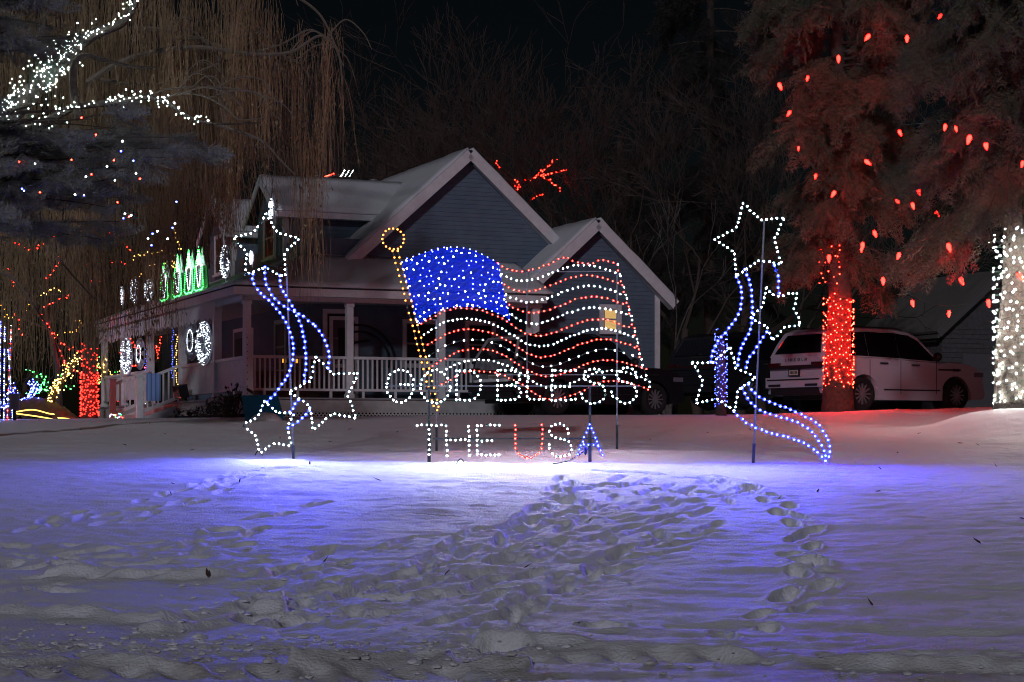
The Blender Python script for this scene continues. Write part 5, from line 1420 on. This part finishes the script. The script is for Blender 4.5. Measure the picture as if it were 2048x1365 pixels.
# small things on and before the porch
o = thing('plastic_sheet', P(527, 846, 42.4), 'blue plastic sheet leaning before the porch corner with snow at its foot', 'plastic sheet')
q = [P(483, 792, 42.9), P(555, 790, 42.9), P(572, 853, 42.2), P(492, 850, 42.2)]; org = o.location.copy()
b = MB(); v = [p-org for p in q]; b.add(v+[p+Vector((0, .05, .01)) for p in v], [(0, 1, 2, 3), (7, 6, 5, 4), (0, 4, 5, 1), (1, 5, 6, 2), (2, 6, 7, 3), (3, 7, 4, 0)]); b.build('sheet', mat('blue_plastic', (.03, .30, .55), .4, spec=.4), o)
mp = P(532, 850, 41.8); b = MB(); b.sphere(Vector((mp.x, 41.8, gz(mp.x, 41.8)-.12))-org, .42, 16, 10, sz=.75, sy=.7); b.build('snow_mound', SNOW, o, True)
o = thing('flood_lamp', H(-.25, t_at(366, -.25), DK), 'black flood lamp box on the porch edge by the steps', 'flood lamp', HA+R(12))
b = MB(); b.box(-.12, .12, -.22, .22, .08, .44, M=Matrix.Rotation(R(-14), 4, 'Y')); b.build('housing', BLKP, o); b = MB(); b.box(-.135, -.121, -.19, .19, .11, .41, M=Matrix.Rotation(R(-14), 4, 'Y')); b.build('lens', CGLASS, o); b = MB(); b.box(-.05, .05, -.15, .15, 0, .1); b.build('stand', BLKP, o)
o = thing('blue_banner', H(-.75, T0, 1.0), 'light blue cloth hung over the stair rail', 'cloth', HA)
b = MB(); n = 10
V = [(-.2+.4*i/n, -.06+.015*math.sin(i*1.9), z) for z in (-.05, .72) for i in range(n+1)]; V += [(x, y+.012, z) for x, y, z in V]
m2 = 2*(n+1); F = [(i, i+1, n+2+i, n+1+i) for i in range(n)]+[(m2+i, m2+n+1+i, m2+n+2+i, m2+i+1) for i in range(n)]+[(i, i+m2, i+1+m2, i+1) for i in range(n)]+[(n+1+i, n+2+i, n+2+i+m2, n+1+i+m2) for i in range(n)]
b.add(V, F); b.build('cloth', mat('light_blue_cloth', (.20, .32, .62), .8), o)
# arched hoops leaning on the porch wall
o = thing('garden_hoop', H(s_at(755, 1.9), 1.9, DK), 'pair of dark garden hoops leaning on the porch wall', 'garden hoop', HA)
for (rr, off) in ((1.0, 0), (.82, -.06)):
    b = MB(); b.tube([(-.45+rr*math.cos(a)*1.0, .2-.0*a+off, 1.0+rr*math.sin(a)*.98) for a in np.linspace(-.2, 1.75, 20)], .028, 6); b.build('hoop', BLKP, o, True)
b = MB(); b.tube([(-.62, .15, 1.5), (-.3, .15, 1.55), (-.15, .15, 1.56)], .035, 6); b.build('hook', BLKP, o)
# dim amber porch lights
o = thing('porch_lantern', H(s_at(578, 2.0), 1.9, 1.9), 'pair of tiny amber lights low on the porch', 'lantern', HA)
for dx in (-.16, .16):
    b = MB(); b.box(dx-.045, dx+.045, -.02, .02, -.03, .07); l = b.build('lamp_glass', mat('amber_lamp', (.5, .3, .05), .4, emit=(1, .42, .04), estr=1.3), o)
b = MB(); b.box(-.22, .22, -.015, .015, -.07, -.031); b.box(-.02, .02, -.015, .015, -.97, -.071); b.build('bracket', BLKP, o)
o = thing('storage_chest', H(s_at(580, 1.3), 1.4, DK), 'brown storage chest standing on the porch behind the balusters', 'chest', HA)
b = MB(); b.box(-.75, .75, -.3, .3, 0, .62); b.build('box', mat('brown_chest', (.16, .10, .07), .7), o); b = MB(); b.box(-.78, .78, -.33, .33, .621, .70); b.build('lid', MATS['brown_chest'], o)
# leafless shrubs before the porch
def stems(name, label, px, row, Y, n, h, spread, seed, m):
    rs = np.random.default_rng(seed); x = P(px, row, Y).x; base = Vector((x, Y, gz(x, Y)-.03)); o = thing(name, base, label, 'shrub'); b = MB()
    for k in range(n):
        a = rs.normal(0, spread); c = rs.normal(0, spread); hh = h*rs.uniform(.5, 1.1); b.tube([(rs.normal(0, .1), rs.normal(0, .1), 0), (a*.4, c*.4, hh*.5), (a, c, hh), (a*1.4, c*1.4, hh*rs.uniform(.8, 1.05))], [.012, .010, .007, .005], 4)
    b.build('stem', m, o)
    lb = MB()
    for k in range(n*3):
        p = Vector((rs.normal(0, spread), rs.normal(0, spread), h*rs.uniform(.4, 1.0))); d = Vector(rs.normal(0, .07, 3)); e = Vector(rs.normal(0, .05, 3)); lb.add([p, p+d, p+d+e, p+e], [(0, 1, 2, 3)])
    lb.build('foliage', mat('withered_leaf', (.055, .042, .035), .9), o)
stems('dead_shrub', 'leafless shrub of thin stems below the porch corner', 455, 822, 46.2, 26, .55, .22, 41, BARK); stems('dead_shrub', 'dark withered shrub against the porch half wall', 470, 812, 46.4, 14, .8, .15, 42, DBARK)
stems('dead_shrub', 'low dry stems beside the stair foot', 425, 828, 47.5, 16, .3, .3, 43, DBARK); stems('dead_shrub', 'small tuft of dry stems below the hanging ornament', 398, 828, 48.5, 12, .25, .25, 44, DBARK)
wrapn = P(282, 838, 53); bulb_base = Vector((wrapn.x, 53, gz(wrapn.x, 53)))
o = thing('light_string', bulb_base, 'few multicoloured lights lying in the snow by the stairs', 'string lights')
for c in ('green', 'red', 'blue', 'white'): bulb_stuff([bulb_base+Vector((random.uniform(-.9, -.4), random.uniform(-.2, .2), random.uniform(.02, .15))) for _ in range(4)], c, o, bulb_base, .014)

# ------------------------------------------------------------------ litter on the snow
LEAF = mat('dry_leaf', (.10, .055, .03), .85, noise=(8, (.06, .035, .022)))
lf = MB(); lf.add([(-.06, 0, 0), (-.02, .018, .012), (.03, .014, .02), (.075, 0, .03), (.03, -.012, .018), (-.02, -.016, .014), (0, 0, .004)], [(0, 6, 1), (1, 6, 2), (2, 6, 3), (3, 6, 4), (4, 6, 5), (5, 6, 0)])
spots = [(1240,858),(1560,1000),(1757,988),(1635,984),(1560,838),(1838,868),(1920,890),(1955,892),(1795,908),(1710,924),(1500,860),(1740,1210),(1955,1092),(2045,1045),(415,1158),(652,1126),(895,1155),(480,970),(340,989),(755,963),(525,942),(385,902),(250,890),(160,860),(330,868),(700,862),(795,870),(660,885),(1300,885),(1415,868),(1760,940),(1990,935),(620,930),(1055,1140),(345,975),(560,880),(1180,1045),(80,845),(300,850)]
first = None
for (px, py) in spots:
    x, y = hit(px, py)
    if first is None: o = lf.build('dry_leaf', LEAF); first = o
    else: o = first.copy(); COL.objects.link(o)
    o.location = (x, y, gh(x, y)+.015); o.rotation_euler = (random.uniform(-.5, .5), random.uniform(-.9, .4), random.uniform(0, 6.28)); s = random.uniform(.5, .95); o.scale = (s, s, s)
    tag(o, 'curled dry brown leaf lying on the snow', 'leaf', 'dry leaves on the snow')
# bent wire stakes by the signs
for (px, py, lab) in ((520, 912, 'bent wire stake poking from the snow under the lowest star'), (922, 930, 'bent wire stake poking from the snow under the letters')):
    x, y = hit(px, py); base = Vector((x, y-.15, gh(x, y-.15))); o = thing('wire_stake', base, lab, 'stake'); b = MB(); b.tube([(-.07+.14*k/8, 0, -.03+.10*math.sin(math.pi*k/8)) for k in range(9)], .008, 5); b.build('hoop', BLKP, o)
# crumbs of ploughed snow along the verge
cl = MB(); ico = [(0,0,1),(.9,0,.3),(.28,.85,.3),(-.72,.53,.3),(-.72,-.53,.3),(.28,-.85,.3),(.72,.53,-.4),(-.28,.85,-.4),(-.9,0,-.4),(-.28,-.85,-.4),(.72,-.53,-.4)]
icf = [(0,1,2),(0,2,3),(0,3,4),(0,4,5),(0,5,1),(1,6,2),(2,7,3),(3,8,4),(4,9,5),(5,10,1),(6,7,2),(7,8,3),(8,9,4),(9,10,5),(10,6,1)]
rs = np.random.default_rng(91)
for k in range(560):
    u = rs.random(); px = rs.uniform(-40, 1100) if u < .75 else rs.uniform(900, 2080); py = np.interp(px, [-40, 700, 1100, 2080], [1290, 1315, 1325, 1345])+rs.normal(0, 22)
    if k > 440: px = rs.uniform(300, 1300); py = rs.uniform(1090, 1300)
    if py > 1375: continue
    x, y = hit(px, py); r = abs(rs.normal(0, .016))+.008; M = Matrix.Rotation(rs.uniform(0, 6), 3, 'Z'); zz = gh(x, y)
    cl.add([tuple(M @ Vector((v[0]*r*rs.uniform(.9, 1.5), v[1]*r, v[2]*r*.5))+Vector((x, y, zz+r*.2))) for v in ico], icf)
tag(cl.build('snow_crumbs', SNOW), 'crumbs of ploughed snow scattered along the road verge', kind='stuff')
